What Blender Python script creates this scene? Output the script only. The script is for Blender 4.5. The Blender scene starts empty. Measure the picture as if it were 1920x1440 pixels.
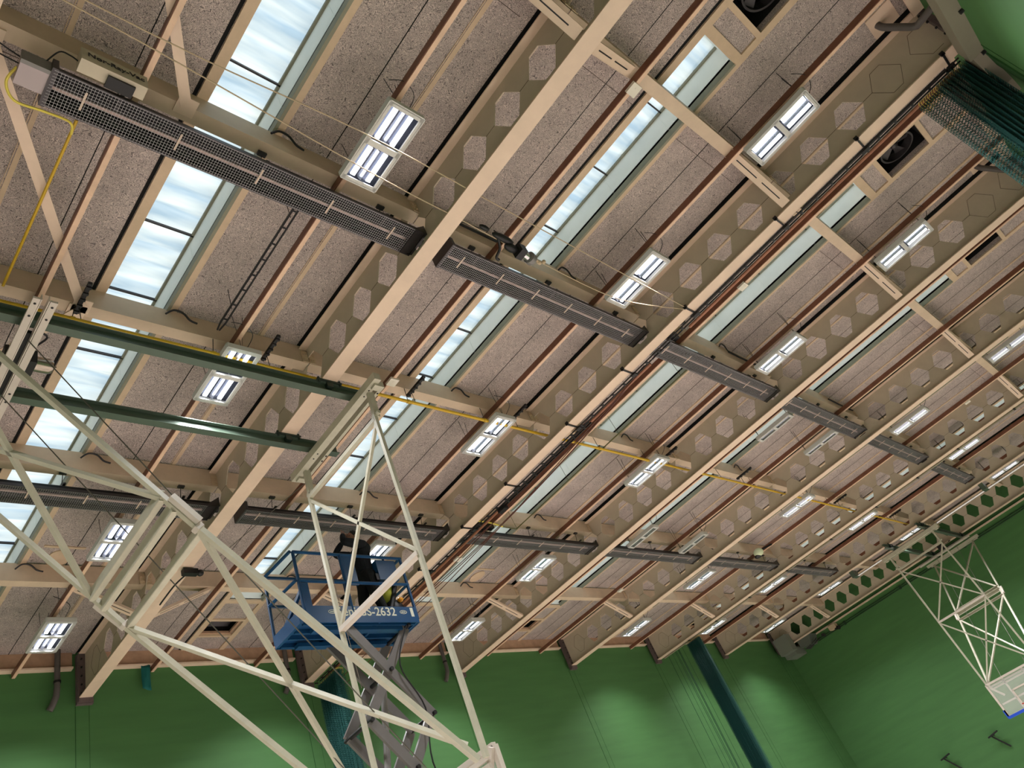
import bpy, math, random
from mathutils import Vector, Matrix
random.seed(7)
S = bpy.context.scene
COL = S.collection
# ------------------------------------------------------------------ camera
R = [[0.70506104, 0.21193567, 0.67673643], [-0.61423277, 0.65944192, 0.43342181], [-0.35441083, -0.72126252, 0.59512464]]
cd = bpy.data.cameras.new('camera'); cam = bpy.data.objects.new('camera', cd); COL.objects.link(cam)
cd.sensor_width = 36.0; cd.lens = 1401.0 / 1920 * 36; cd.clip_start = 0.05; cd.clip_end = 300
M = Matrix.Identity(4)
for i in range(3):
    M[i][0] = R[i][0]; M[i][1] = -R[i][1]; M[i][2] = -R[i][2]
cam.matrix_world = M
S.camera = cam
S.view_settings.view_transform = 'Standard'; S.view_settings.look = 'None'
S.view_settings.exposure = -0.13; S.view_settings.gamma = 1.0; S.view_settings.use_curve_mapping = False
# ------------------------------------------------------------------ sky (overcast daylight above the rooflights)
W = bpy.data.worlds.new('overcast_sky'); S.world = W; W.use_nodes = True
wn = W.node_tree; bg = wn.nodes['Background']
bg.inputs[0].default_value = (0.88, 0.95, 1.0, 1); bg.inputs[1].default_value = 1.75
TUBE_POWER = 7.0            # what the eye sees of each tube
LAMP_W = 34.0               # light each tube throws down through its louvre
LAMP_SPREAD = 124
FLOOR = -2.0

# ------------------------------------------------------------------ materials
def lin(c):
    return tuple(((x / 255) / 12.92 if x / 255 <= .04045 else ((x / 255 + .055) / 1.055) ** 2.4) for x in c)
def mat(name, rgb, rough=.6, metal=0., var=.0, vscale=6., bump=0., spec=.4, emis=0.):
    m = bpy.data.materials.new(name); m.use_nodes = True; nt = m.node_tree; b = nt.nodes['Principled BSDF']
    c = lin(rgb) + (1,)
    b.inputs['Roughness'].default_value = rough; b.inputs['Metallic'].default_value = metal
    b.inputs['Specular IOR Level'].default_value = spec
    b.inputs['Base Color'].default_value = c
    if var or bump:
        tc = nt.nodes.new('ShaderNodeTexCoord'); n = nt.nodes.new('ShaderNodeTexNoise')
        n.inputs['Scale'].default_value = vscale; n.inputs['Detail'].default_value = 6; n.inputs['Roughness'].default_value = .65
        nt.links.new(tc.outputs['Object'], n.inputs['Vector'])
        r = nt.nodes.new('ShaderNodeValToRGB')
        r.color_ramp.elements[0].position = .3; r.color_ramp.elements[1].position = .7
        r.color_ramp.elements[0].color = tuple(x * (1 - var) for x in c[:3]) + (1,)
        r.color_ramp.elements[1].color = tuple(min(1, x * (1 + var * .6)) for x in c[:3]) + (1,)
        nt.links.new(n.outputs[0], r.inputs[0]); nt.links.new(r.outputs[0], b.inputs['Base Color'])
        if bump:
            bp = nt.nodes.new('ShaderNodeBump'); bp.inputs['Strength'].default_value = bump; bp.inputs['Distance'].default_value = .01
            nt.links.new(n.outputs[0], bp.inputs['Height']); nt.links.new(bp.outputs[0], b.inputs['Normal'])
    if emis:
        b.inputs['Emission Color'].default_value = (.93, .96, 1, 1); b.inputs['Emission Strength'].default_value = emis
    return m
CREAM = mat('cream_paint', (224, 198, 176), .45, var=.07, vscale=3)
CREAM2 = mat('cream_board', (205, 180, 152), .7, var=.10, vscale=5)
WEB_SHADE_CASE = mat('web_shade_and_case_taupe', (194, 180, 160), .55, var=.08, vscale=3)  # cream darkened to put the webs' shade into colour; control box's own taupe
PURL = mat('purlin_paint', (208, 184, 160), .5, var=.1, vscale=3)
BRK = mat('brown_primer', (98, 84, 84), .6, var=.2)
LEDGE = mat('ledge_timber', (186, 150, 124), .7, var=.2, vscale=4)
RUST = mat('red_oxide_paint', (122, 78, 60), .4, var=.25, vscale=5)
TRUNK = mat('salmon_trunking', (226, 190, 162), .4, var=.15, vscale=4)
BLACK = mat('black_metal', (26, 24, 26), .5)
DARK = mat('dark_void', (14, 13, 14), .9)
DGREY = mat('dark_grey_steel', (62, 58, 60), .45, metal=.3, var=.2)
GREY = mat('grey_steel', (128, 124, 122), .5, metal=.2, var=.1)
HOUSE = mat('heater_housing', (70, 66, 68), .35, metal=.5, var=.15)
REFL = mat('heater_reflector', (16, 15, 18), .35, metal=.5)
BURN = mat('heater_tube', (176, 152, 146), .4, metal=.3, var=.2)
MESHM = mat('guard_wire', (206, 202, 204), .4, metal=.5)
GREENR = mat('green_rail_paint', (84, 98, 86), .28, metal=.2, var=.08)
GREEND = mat('dark_green_clamp', (48, 60, 54), .4, metal=.2)
WHITE = mat('white_steel', (204, 192, 182), .35, var=.06, vscale=5)
RIG = mat('rig_off_white_paint', (188, 182, 164), .35, var=.10, vscale=6)
YEL = mat('yellow_gas_pipe', (204, 164, 40), .4, var=.1)
YEL2 = mat('yellow_hose', (226, 206, 90), .4)
COPPER = mat('copper_pipe', (160, 108, 84), .4, metal=.2, var=.2)
CABLE = mat('brown_cable', (88, 50, 42), .6)
ROPE = mat('pale_rope', (190, 168, 140), .7)
STEELW = mat('wire_rope', (110, 104, 98), .4, metal=.5)
REVEAL = mat('rooflight_reveal_board', (236, 238, 232), .6, var=.05, vscale=2)
LIPM = mat('rooflight_lip_paint', (136, 134, 116), .7, var=.1)
BLUE = mat('blue_machine_paint', (20, 66, 108), .35, var=.12, vscale=5)
SCISS = mat('scissor_grey_paint', (112, 107, 106), .4, metal=.1, var=.08)
LABEL = mat('label_off_white', (206, 206, 190), .6)
TUBE = mat('lit_tube', (255, 255, 255), .4, emis=TUBE_POWER)
LREFL = mat('louvre_reflector', (176, 180, 196), .25, metal=.9)
LTRAY = mat('louvre_tray', (70, 74, 88), .35, metal=.8)
LFRAME = mat('light_frame_white', (200, 198, 194), .4)
PLAST = mat('white_plastic', (222, 214, 200), .4)
PVC = mat('grey_pvc', (92, 86, 84), .4, var=.1)
TAPE = mat('teal_cloth', (14, 96, 92), .8)
BLUEP = mat('blue_padding', (30, 74, 190), .5)
REDM = mat('red_ring', (190, 60, 50), .4)
ALU = mat('bright_aluminium', (214, 214, 216), .18, metal=.9)
SKIN = mat('skin', (150, 106, 88), .55); HAIR = mat('dark_hair', (22, 18, 17), .8)
CLOTH = mat('black_clothes', (17, 19, 26), .85, var=.2, vscale=12); CLOTH2 = mat('black_trousers', (14, 14, 16), .85, var=.2, vscale=12)
BOOT = mat('boots', (30, 26, 24), .6)
HIVIS = mat('yellow_green_bag', (178, 176, 60), .7)
WOODF = mat('sprung_wood_floor', (242, 226, 214), .45, var=.12, vscale=1.5)

def greenwall():
    m = bpy.data.materials.new('green_painted_wall'); m.use_nodes = True; nt = m.node_tree; b = nt.nodes['Principled BSDF']
    tc = nt.nodes.new('ShaderNodeTexCoord'); mp = nt.nodes.new('ShaderNodeMapping'); mp.inputs['Scale'].default_value = (.35, .35, 3.)
    n = nt.nodes.new('ShaderNodeTexNoise'); n.inputs['Scale'].default_value = 1.6; n.inputs['Detail'].default_value = 5
    r = nt.nodes.new('ShaderNodeValToRGB'); r.color_ramp.elements[0].position = .3; r.color_ramp.elements[1].position = .72
    r.color_ramp.elements[0].color = lin((66, 110, 60)) + (1,); r.color_ramp.elements[1].color = lin((72, 119, 65)) + (1,)
    nt.links.new(tc.outputs['Object'], mp.inputs[0]); nt.links.new(mp.outputs[0], n.inputs['Vector']); nt.links.new(n.outputs[0], r.inputs[0])
    nt.links.new(r.outputs[0], b.inputs['Base Color']); b.inputs['Roughness'].default_value = .75
    br = nt.nodes.new('ShaderNodeTexBrick')
    return m
WALLG = greenwall()

def woodwool():
    m = bpy.data.materials.new('wood_wool_slab'); m.use_nodes = True; nt = m.node_tree; b = nt.nodes['Principled BSDF']
    N = nt.nodes.new; L = nt.links.new
    tc = N('ShaderNodeTexCoord')
    def strands(scale, mult, width, seed):
        mp = N('ShaderNodeMapping'); mp.inputs['Location'].default_value = (seed, seed * 2.3, seed * 1.7)
        n = N('ShaderNodeTexNoise'); n.inputs['Scale'].default_value = scale; n.inputs['Detail'].default_value = 1.5; n.inputs['Distortion'].default_value = 1.2
        L(tc.outputs['Object'], mp.inputs[0]); L(mp.outputs[0], n.inputs['Vector'])
        a = N('ShaderNodeMath'); a.operation = 'MULTIPLY'; a.inputs[1].default_value = mult
        f = N('ShaderNodeMath'); f.operation = 'PINGPONG'; f.inputs[1].default_value = .5
        c = N('ShaderNodeMapRange'); c.inputs[1].default_value = 0; c.inputs[2].default_value = width
        L(n.outputs[0], a.inputs[0]); L(a.outputs[0], f.inputs[0]); L(f.outputs[0], c.inputs[0])
        return c.outputs[0]
    s1 = strands(12, 13, .32, 0.); s2 = strands(18, 12, .28, 5.)
    mn = N('ShaderNodeMath'); mn.operation = 'MINIMUM'; L(s1, mn.inputs[0]); L(s2, mn.inputs[1])
    big = N('ShaderNodeTexNoise'); big.inputs['Scale'].default_value = 2.2; big.inputs['Detail'].default_value = 5; big.inputs['Roughness'].default_value = .7
    L(tc.outputs['Object'], big.inputs['Vector'])
    fine = N('ShaderNodeTexNoise'); fine.inputs['Scale'].default_value = 60; fine.inputs['Detail'].default_value = 3; L(tc.outputs['Object'], fine.inputs['Vector'])
    r = N('ShaderNodeValToRGB'); e = r.color_ramp.elements
    e[0].position = 0; e[0].color = lin((100, 92, 94)) + (1,); e[1].position = .75; e[1].color = lin((230, 214, 206)) + (1,)
    L(mn.outputs[0], r.inputs[0])
    rb = N('ShaderNodeValToRGB'); e = rb.color_ramp.elements
    e[0].position = .32; e[0].color = (.74, .73, .73, 1); e[1].position = .62; e[1].color = (1, .98, .97, 1); L(big.outputs[0], rb.inputs[0])
    mx = N('ShaderNodeMix'); mx.data_type = 'RGBA'; mx.blend_type = 'MULTIPLY'; mx.inputs[0].default_value = .8
    L(r.outputs[0], mx.inputs[6]); L(rb.outputs[0], mx.inputs[7])
    rf = N('ShaderNodeValToRGB'); e = rf.color_ramp.elements
    e[0].position = .35; e[0].color = (.8, .8, .8, 1); e[1].position = .6; e[1].color = (1, 1, 1, 1); L(fine.outputs[0], rf.inputs[0])
    m2 = N('ShaderNodeMix'); m2.data_type = 'RGBA'; m2.blend_type = 'MULTIPLY'; m2.inputs[0].default_value = .7
    L(mx.outputs[2], m2.inputs[6]); L(rf.outputs[0], m2.inputs[7])
    L(m2.outputs[2], b.inputs['Base Color']); b.inputs['Roughness'].default_value = .95; b.inputs['Specular IOR Level'].default_value = .1
    bp = N('ShaderNodeBump'); bp.inputs['Strength'].default_value = .5; bp.inputs['Distance'].default_value = .01
    L(mn.outputs[0], bp.inputs['Height']); L(bp.outputs[0], b.inputs['Normal'])
    return m
WOOL = woodwool()

def glazing():
    m = bpy.data.materials.new('translucent_rooflight_sheet'); m.use_nodes = True; nt = m.node_tree
    for n in list(nt.nodes): nt.nodes.remove(n)
    N = nt.nodes.new; L = nt.links.new
    o = N('ShaderNodeOutputMaterial'); t = N('ShaderNodeBsdfTranslucent'); g = N('ShaderNodeBsdfTransparent'); mx = N('ShaderNodeMixShader')
    tc = N('ShaderNodeTexCoord'); n = N('ShaderNodeTexNoise'); n.inputs['Scale'].default_value = 1.6; n.inputs['Detail'].default_value = 3
    mp = N('ShaderNodeMapping'); mp.inputs['Scale'].default_value = (.45, 2.6, 1); mp.inputs['Rotation'].default_value = (0, 0, .12)
    r = N('ShaderNodeValToRGB'); e = r.color_ramp.elements; e[0].position = .34; e[0].color = (.36, .47, .54, 1); e[1].position = .70; e[1].color = (.86, .86, .77, 1)
    L(tc.outputs['Object'], mp.inputs[0]); L(mp.outputs[0], n.inputs['Vector']); L(n.outputs[0], r.inputs[0]); L(r.outputs[0], t.inputs[0])
    mx.inputs[0].default_value = .06; L(t.outputs[0], mx.inputs[1]); L(g.outputs[0], mx.inputs[2]); L(mx.outputs[0], o.inputs[0])
    return m
GLAZ = glazing()

def netting():
    m = bpy.data.materials.new('green_netting'); m.use_nodes = True; nt = m.node_tree
    N = nt.nodes.new; L = nt.links.new; b = nt.nodes['Principled BSDF']; o = nt.nodes['Material Output']
    b.inputs['Base Color'].default_value = lin((12, 74, 70)) + (1,); b.inputs['Roughness'].default_value = .8
    uv = N('ShaderNodeUVMap'); uv.uv_map = 'UVMap'; sp = N('ShaderNodeSeparateXYZ'); L(uv.outputs[0], sp.inputs[0])
    outs = []
    for k in (0, 1):
        f = N('ShaderNodeMath'); f.operation = 'PINGPONG'; f.inputs[1].default_value = .5; L(sp.outputs[k], f.inputs[0])
        c = N('ShaderNodeMath'); c.operation = 'LESS_THAN'; c.inputs[1].default_value = .13; L(f.outputs[0], c.inputs[0]); outs.append(c)
    mxm = N('ShaderNodeMath'); mxm.operation = 'MAXIMUM'; L(outs[0].outputs[0], mxm.inputs[0]); L(outs[1].outputs[0], mxm.inputs[1])
    t = N('ShaderNodeBsdfTransparent'); ms = N('ShaderNodeMixShader')
    L(mxm.outputs[0], ms.inputs[0]); L(t.outputs[0], ms.inputs[1]); L(b.outputs[0], ms.inputs[2]); L(ms.outputs[0], o.inputs[0])
    return m
NETM = netting()
def clearpanel():
    m = bpy.data.materials.new('clear_acrylic'); m.use_nodes = True; nt = m.node_tree; b = nt.nodes['Principled BSDF']; o = nt.nodes['Material Output']
    t = nt.nodes.new('ShaderNodeBsdfTransparent'); ms = nt.nodes.new('ShaderNodeMixShader'); ms.inputs[0].default_value = .22
    b.inputs['Base Color'].default_value = (.8, .82, .78, 1); b.inputs['Roughness'].default_value = .1
    nt.links.new(t.outputs[0], ms.inputs[1]); nt.links.new(b.outputs[0], ms.inputs[2]); nt.links.new(ms.outputs[0], o.inputs[0])
    return m
ACRYL = clearpanel()

# ------------------------------------------------------------------ mesh helpers
class MB:
    def __init__(s): s.v = []; s.f = []; s.m = []; s.k = 0; s.uv = None; s.sm = False
    def mi(s, k): s.k = k; return s
    def _add(s, vs, fs):
        o = len(s.v); s.v += [tuple(p) for p in vs]
        for f in fs: s.f.append(tuple(o + i for i in f)); s.m.append(s.k)
        return s
    def box(s, x0, x1, y0, y1, z0, z1):
        return s._add([(x0, y0, z0), (x1, y0, z0), (x1, y1, z0), (x0, y1, z0), (x0, y0, z1), (x1, y0, z1), (x1, y1, z1), (x0, y1, z1)],
                      [(0, 3, 2, 1), (4, 5, 6, 7), (0, 1, 5, 4), (1, 2, 6, 5), (2, 3, 7, 6), (3, 0, 4, 7)])
    def bar(s, p, q, w, h, up=(0, 0, 1)):
        p = Vector(p); q = Vector(q); d = (q - p).normalized(); u = Vector(up)
        if abs(d.dot(u)) > .98: u = Vector((0, 1, 0))
        r = d.cross(u).normalized(); u = r.cross(d).normalized(); r *= w / 2; u *= h / 2
        vs = [p - r - u, p + r - u, p + r + u, p - r + u, q - r - u, q + r - u, q + r + u, q - r + u]
        return s._add(vs, [(0, 1, 2, 3), (7, 6, 5, 4), (0, 4, 5, 1), (1, 5, 6, 2), (2, 6, 7, 3), (3, 7, 4, 0)])
    def tube(s, pts, r, n=8, caps=True):
        pts = [Vector(p) for p in pts]; rings = []; o = len(s.v); prev = None
        for i, p in enumerate(pts):
            if i == 0: d = pts[1] - p
            elif i == len(pts) - 1: d = p - pts[i - 1]
            else: d = (pts[i + 1] - p).normalized() + (p - pts[i - 1]).normalized()
            d = d.normalized() if d.length > 1e-9 else Vector((0, 0, 1))
            a = prev if prev is not None else (Vector((0, 0, 1)) if abs(d.z) < .9 else Vector((1, 0, 0)))
            a = (a - d * a.dot(d)); a = a.normalized() if a.length > 1e-6 else d.orthogonal().normalized()
            prev = a; b = d.cross(a); rr = r[i] if isinstance(r, (list, tuple)) else r
            for j in range(n):
                t = 2 * math.pi * j / n; s.v.append(tuple(p + (a * math.cos(t) + b * math.sin(t)) * rr))
        for i in range(len(pts) - 1):
            for j in range(n):
                k = (j + 1) % n; s.f.append((o + i * n + j, o + i * n + k, o + (i + 1) * n + k, o + (i + 1) * n + j)); s.m.append(s.k)
        if caps:
            s.f.append(tuple(o + j for j in reversed(range(n)))); s.m.append(s.k)
            s.f.append(tuple(o + (len(pts) - 1) * n + j for j in range(n))); s.m.append(s.k)
        s.sm = s.sm or n > 5
        return s
    def cyl(s, p, q, r, n=14): return s.tube([p, q], r, n)
    def prism(s, poly, p0, ax_u, ax_v, ax_w, t):
        # polygon (u,v) extruded by t along w
        P = Vector(p0); U = Vector(ax_u); V = Vector(ax_v); Wv = Vector(ax_w) * t; n = len(poly)
        vs = [P + U * a + V * b for a, b in poly]; vs += [q + Wv for q in vs]
        return s._add(vs, [tuple(range(n)), tuple(reversed(range(n, 2 * n)))] + [(i, i + n, (i + 1) % n + n, (i + 1) % n) for i in range(n)])
    def ell(s, c, r, n=12, m=8):
        c = Vector(c); o = len(s.v)
        for i in range(m + 1):
            a = math.pi * i / m
            for j in range(n):
                t = 2 * math.pi * j / n
                s.v.append((c.x + r[0] * math.sin(a) * math.cos(t), c.y + r[1] * math.sin(a) * math.sin(t), c.z + r[2] * math.cos(a)))
        for i in range(m):
            for j in range(n):
                k = (j + 1) % n; s.f.append((o + i * n + j, o + (i + 1) * n + j, o + (i + 1) * n + k, o + i * n + k)); s.m.append(s.k)
        s.sm = True
        return s
    def build(s, name, mats, parent=None, origin=None):
        me = bpy.data.meshes.new(name)
        o = Vector(origin) if origin is not None else (parent['_o'] if parent is not None and '_o' in parent.keys() else (0, 0, 0))
        o = Vector(o)
        me.from_pydata([(a - o.x, b - o.y, c - o.z) for a, b, c in s.v], [], s.f)
        if not isinstance(mats, (list, tuple)): mats = [mats]
        for m in mats: me.materials.append(m)
        if len(mats) > 1: me.polygons.foreach_set('material_index', s.m)
        if s.uv:
            l = me.uv_layers.new(name='UVMap')
            for lp in me.loops: l.data[lp.index].uv = s.uv[lp.vertex_index]
        if s.sm:
            import bmesh
            bm = bmesh.new(); bm.from_mesh(me)
            for f in bm.faces: f.smooth = True
            for e in bm.edges:
                if len(e.link_faces) == 2 and e.calc_face_angle(0) > .6: e.smooth = False
            bmesh.ops.recalc_face_normals(bm, faces=bm.faces); bm.to_mesh(me); bm.free()
        me.update()
        ob = bpy.data.objects.new(name, me); COL.objects.link(ob)
        if parent is not None: ob.parent = parent
        else: ob.location = o
        return ob
def curve_pts(ctrl, n=8):
    P = [Vector(p) for p in ctrl]; out = []
    for i in range(len(P) - 1):
        a = P[max(i - 1, 0)]; b = P[i]; c = P[i + 1]; d = P[min(i + 2, len(P) - 1)]
        for k in range(n):
            t = k / n
            out.append(.5 * ((2 * b) + (c - a) * t + (2 * a - 5 * b + 4 * c - d) * t * t + (3 * b - a - 3 * c + d) * t ** 3))
    out.append(P[-1]); return out
def sag(p, q, d, n=10):
    p = Vector(p); q = Vector(q)
    return [p.lerp(q, i / n) - Vector((0, 0, d * 4 * (i / n) * (1 - i / n))) for i in range(n + 1)]

def thing(name, label, cat, loc, group=None):
    o = bpy.data.objects.new(name, None); COL.objects.link(o); o.location = loc; o.empty_display_size = .1
    o['_o'] = tuple(loc); o['label'] = label; o['category'] = cat
    if group: o['group'] = group
    return o
def tag(o, label, cat, group=None):
    o['label'] = label; o['category'] = cat
    if group: o['group'] = group
    return o
def struct(o): o['kind'] = 'structure'; return o
def dup(root, loc, label, group=None):
    r = root.copy(); COL.objects.link(r); r.location = loc; r['label'] = label
    if group: r['group'] = group
    for ch in list(root.children):
        c = ch.copy(); COL.objects.link(c); c.parent = r
        for g in list(ch.children):
            d = g.copy(); COL.objects.link(d); d.parent = c
            for h in list(g.children):
                e = h.copy(); COL.objects.link(e); e.parent = d
    return r
def text(name, s, size, mtx, m, parent, ext=.002):
    cu = bpy.data.curves.new(name, 'FONT'); cu.body = s; cu.size = size; cu.extrude = ext; cu.align_x = 'CENTER'; cu.align_y = 'CENTER'; cu.offset = size * .012
    t = bpy.data.objects.new(name, cu); COL.objects.link(t)
    dg = bpy.context.evaluated_depsgraph_get(); me = bpy.data.meshes.new_from_object(t.evaluated_get(dg)); me.name = name
    bpy.data.objects.remove(t); me.materials.clear(); me.materials.append(m)
    o = bpy.data.objects.new(name, me); COL.objects.link(o); o.parent = parent
    mw = mtx.copy(); mw.translation = mtx.translation - Vector(parent['_o']); o.matrix_local = mw
    return o

ORD = ['first', 'second', 'third', 'fourth', 'fifth', 'sixth', 'seventh', 'eighth']
# ------------------------------------------------------------------ layout (metres, camera at the origin, floor at -2)
P = 4.94; X0 = .41
XB = [X0 + P * k for k in range(-1, 8)]          # beam centres; XB[1] is the beam over the camera
YN, YF = -2.5, 15.8                              # near and far long walls
XE, XW = 36.0, -6.5                              # end walls
ZB, ZT = 7.28, 8.20                              # beam bottom / top
ZC = 8.30                                        # underside of the roof slabs
ZP = 7.93                                        # purlin bottoms
ROWS = [.47, 3.55, 6.49, 9.56, 12.57]
SA, SB = 2.12, 2.88                              # rooflight slot inside each bay
SY0, SY1 = -.33, 13.6
BEAMPOS = {0: 'cutting the top-left corner'}

# ------------------------------------------------------------------ room shell
struct(MB().box(XW, XE, YN, YF, FLOOR - .1, FLOOR).build('floor', WOODF))
wf = struct(MB().box(XW - .2, XE + .2, YF, YF + .25, FLOOR, 8.9).build('wall_far', WALLG))
wnr = struct(MB().box(XW - .2, XE + .2, YN - .25, YN, FLOOR, 8.9).build('wall_near', WALLG))
we = struct(MB().box(XE, XE + .25, YN, YF, FLOOR, 8.9).build('wall_right', WALLG))
struct(MB().box(XW - .25, XW, YN, YF, FLOOR, 8.9).build('wall_left', WALLG))
# fine vertical joints in the far wall boarding under each beam
gj = MB()
for xb in XB[1:]:
    gj.box(xb - .13, xb - .118, YF - .006, YF, FLOOR, 7.2); gj.box(xb + .12, xb + .126, YF - .004, YF, FLOOR, 7.2)
    gj.box(xb - .14, xb - .128, YN, YN + .006, FLOOR, 7.2); gj.box(xb + .02, xb + .2, YN, YN + .02, FLOOR, 7.1)
struct(gj.build('trim_1', mat('green_joint', (40, 84, 40), .8)))
# ledger timbers on walls
lg = MB(); lg.mi(0)
for x0 in [XW] + [x + .2 for x in XB[1:]]:
    x1 = min([x - .2 for x in XB[1:] if x - .2 > x0] + [XE])
    if x1 - x0 < .3: continue
    lg.mi(1).box(x0, x1, YF - .14, YF, ZP, ZP + .035); lg.mi(0).box(x0, x1, YF - .06, YF, ZP + .035, ZC)
    lg.mi(1).box(x0, x1, YN, YN + .16, ZP + .1, ZP + .135); lg.mi(0).box(x0, x1, YN, YN + .08, ZP + .135, ZC)
struct(lg.build('trim_2', [LEDGE, CREAM]))
er = MB(); er.mi(0).box(XE - .12, XE, YN, YF - .6, ZB - .02, ZB + .03)
struct(er.build('trim_3', CREAM))
# conduit line on the end wall
cb = MB(); cb.tube([(XE - .03, YN + .1, 6.98), (XE - .03, 14.1, 6.98)], .018, 6); cb.tube([(XE - .03, YN + .1, 7.06), (XE - .03, 14.1, 7.06)], .018, 6)
for y in [0, 3.2, 6.4, 9.6, 12.6]: cb.box(XE - .06, XE, y - .04, y + .04, 6.94, 7.10)
tag(cb.build('conduit', mat('dark_green_conduit', (38, 62, 40), .6), None, (XE, 6, 7.0)), 'pair of thin dark conduits running along the top of the right green wall', 'conduit')

# ceiling slabs
ce = MB(); seam = MB(); lip = MB(); cur = MB()
for k in range(0, 8):
    xb = XB[k]; xn = XB[k + 1] if k + 1 < len(XB) else XE
    a, b = xb + SA, xb + SB
    xl = xb + .12; xr = xn - .125 if k < 7 else XE
    if k == 7: xl = xb + .12; xr = XE; a = b = None
    for side, (p0, p1) in enumerate([(xl, (a - .0) if a else xr)] + ([(b, xr)] if b else [])):
        ce.box(p0, p1, YN, YF, ZC, ZC + .1)
    if a:
        ce.box(a, b, YN, -1.62, ZC, ZC + .1); ce.box(a, b, -.78, SY0 - .1, ZC, ZC + .1)
        ce.box(a, b, SY1 + .1, 14.45, ZC, ZC + .1); ce.box(a, b, 15.12, YF, ZC, ZC + .1)
        # slab joints
        for u, w in ((.74, .05), (4.24, .06)):
            seam.box(xb + u - w / 2, xb + u + w / 2, YN, YF, ZC - .008, ZC)
            seam.box(xb + u - w * .9, xb + u - w * .75, YN, YF, ZC - .012, ZC)
        # cream boards either side of the slot
        for u0, u1, zz in ((2.0, SA, .03), (SB, 3.0, .03)):
            cur.box(xb + u0, xb + u1, YN, YF, ZC - zz, ZC)
        cur.box(a, b, SY0 - .14, SY0, ZC - .03, ZC + .02); cur.box(a, b, SY1, SY1 + .14, ZC - .03, ZC + .02)
        cur.box(a, b, -.82, -.74, ZC - .03, ZC + .02); cur.box(a, b, -1.68, -1.6, ZC - .03, ZC + .02)
        cur.box(a, b, 14.4, 14.48, ZC - .03, ZC + .02); cur.box(a, b, 15.1, 15.16, ZC - .03, ZC + .02)
struct(ce.build('ceiling', WOOL))
struct(seam.build('trim_4', CREAM2)); struct(cur.build('trim_5', CREAM2))
# dark joints: slot beside each beam with its shadow painted black, fine groove left of the rooflight and the thin joint right of it
dj = MB()
for k in range(0, 8):
    xb = XB[k]
    xn = XB[k + 1] if k < 7 else XE
    dj.box(xn - .16, xn + .14, YN, YF, ZC + .03, ZC + .14)
    if k < 7:
        dj.box(xb + 1.955, xb + 1.995, YN, YF, ZC - .004, ZC + .0)
        dj.box(xb + 3.615, xb + 3.627, YN, YF, ZC - .003, ZC + .0); dj.box(xb + 1.36, xb + 1.37, YN, YF, ZC - .003, ZC)
struct(dj.build('trim_6', DARK))
tr = MB()
for y in [.9, 4.0, 6.9, 10, 13.0]:
    for k in range(0, 7):
        tr.box(XB[k] + .13, XB[k] + 1.95, y, y + .008, ZC - .003, ZC); tr.box(XB[k] + 3.02, XB[k] + 4.68, y, y + .008, ZC - .003, ZC)
struct(tr.build('trim_7', mat('slab_joint', (90, 78, 70), .9)))

# rooflights: corrugated translucent sheet over a boarded shaft
for k in range(0, 7):
    xb = XB[k]; a, b = xb + SA, xb + SB; zt = ZC + .5
    g = MB(); ny = 420; y0 = SY0 - .05; y1 = SY1 + .05
    for i in range(ny + 1):
        y = y0 + (y1 - y0) * i / ny; z = zt + .035 * math.sin(2 * math.pi * y / .31)
        g.v += [(a - .03, y, z), (b + .03, y, z)]
    for i in range(ny): g.f.append((2 * i, 2 * i + 1, 2 * i + 3, 2 * i + 2)); g.m.append(0)
    g.sm = True
    w = g.build('window_%d' % (k + 1), GLAZ, None, ((a + b) / 2, 6.6, zt)); struct(w); w['_o'] = ((a + b) / 2, 6.6, zt)
    rv = MB(); rv.box(a - .04, a - .001, SY0, SY1, ZC + .002, zt - .02); rv.box(b, b + .04, SY0, SY1, ZC + .05, zt - .02)
    rv.box(a - .04, b + .04, SY0 - .04, SY0, ZC, zt + .04); rv.box(a - .04, b + .04, SY1, SY1 + .04, ZC, zt + .04)
    for y in range(0, 12): rv.box(b - .003, b, SY0 + y * 1.2, SY0 + y * 1.2 + .004, ZC + .05, zt - .03)
    rv.build('window_reveal', REVEAL, w)
    MB().box(b - .012, b + .03, SY0, SY1, ZC - .05, ZC + .05).build('window_lip', LIPM, w)
    fr = MB()
    for i in range(12):
        y = .8 + 1.19 * (i - 1)
        if SY0 < y < SY1: fr.box(a, b, y - .011, y + .011, zt - .07, zt - .03)
    rv2 = MB(); rv2.box(b - .03, b, SY0, SY1, zt - .07, zt - .035); rv2.build('glazing_edge', LIPM, w)
    fr.build('glazing_bar', DGREY, w)
    # roof build-up around the shaft so no daylight leaks
    rf = MB(); rf.box(a - .3, a - .04, SY0 - .3, SY1 + .3, ZC + .1, zt + .1); rf.box(b + .04, b + .3, SY0 - .3, SY1 + .3, ZC + .1, zt + .1)
    rf.box(a - .3, b + .3, SY0 - .3, SY0 - .04, ZC + .1, zt + .1); rf.box(a - .3, b + .3, SY1 + .04, SY1 + .3, ZC + .1, zt + .1)
    rf.build('window_upstand', LIPM, w)

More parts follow.
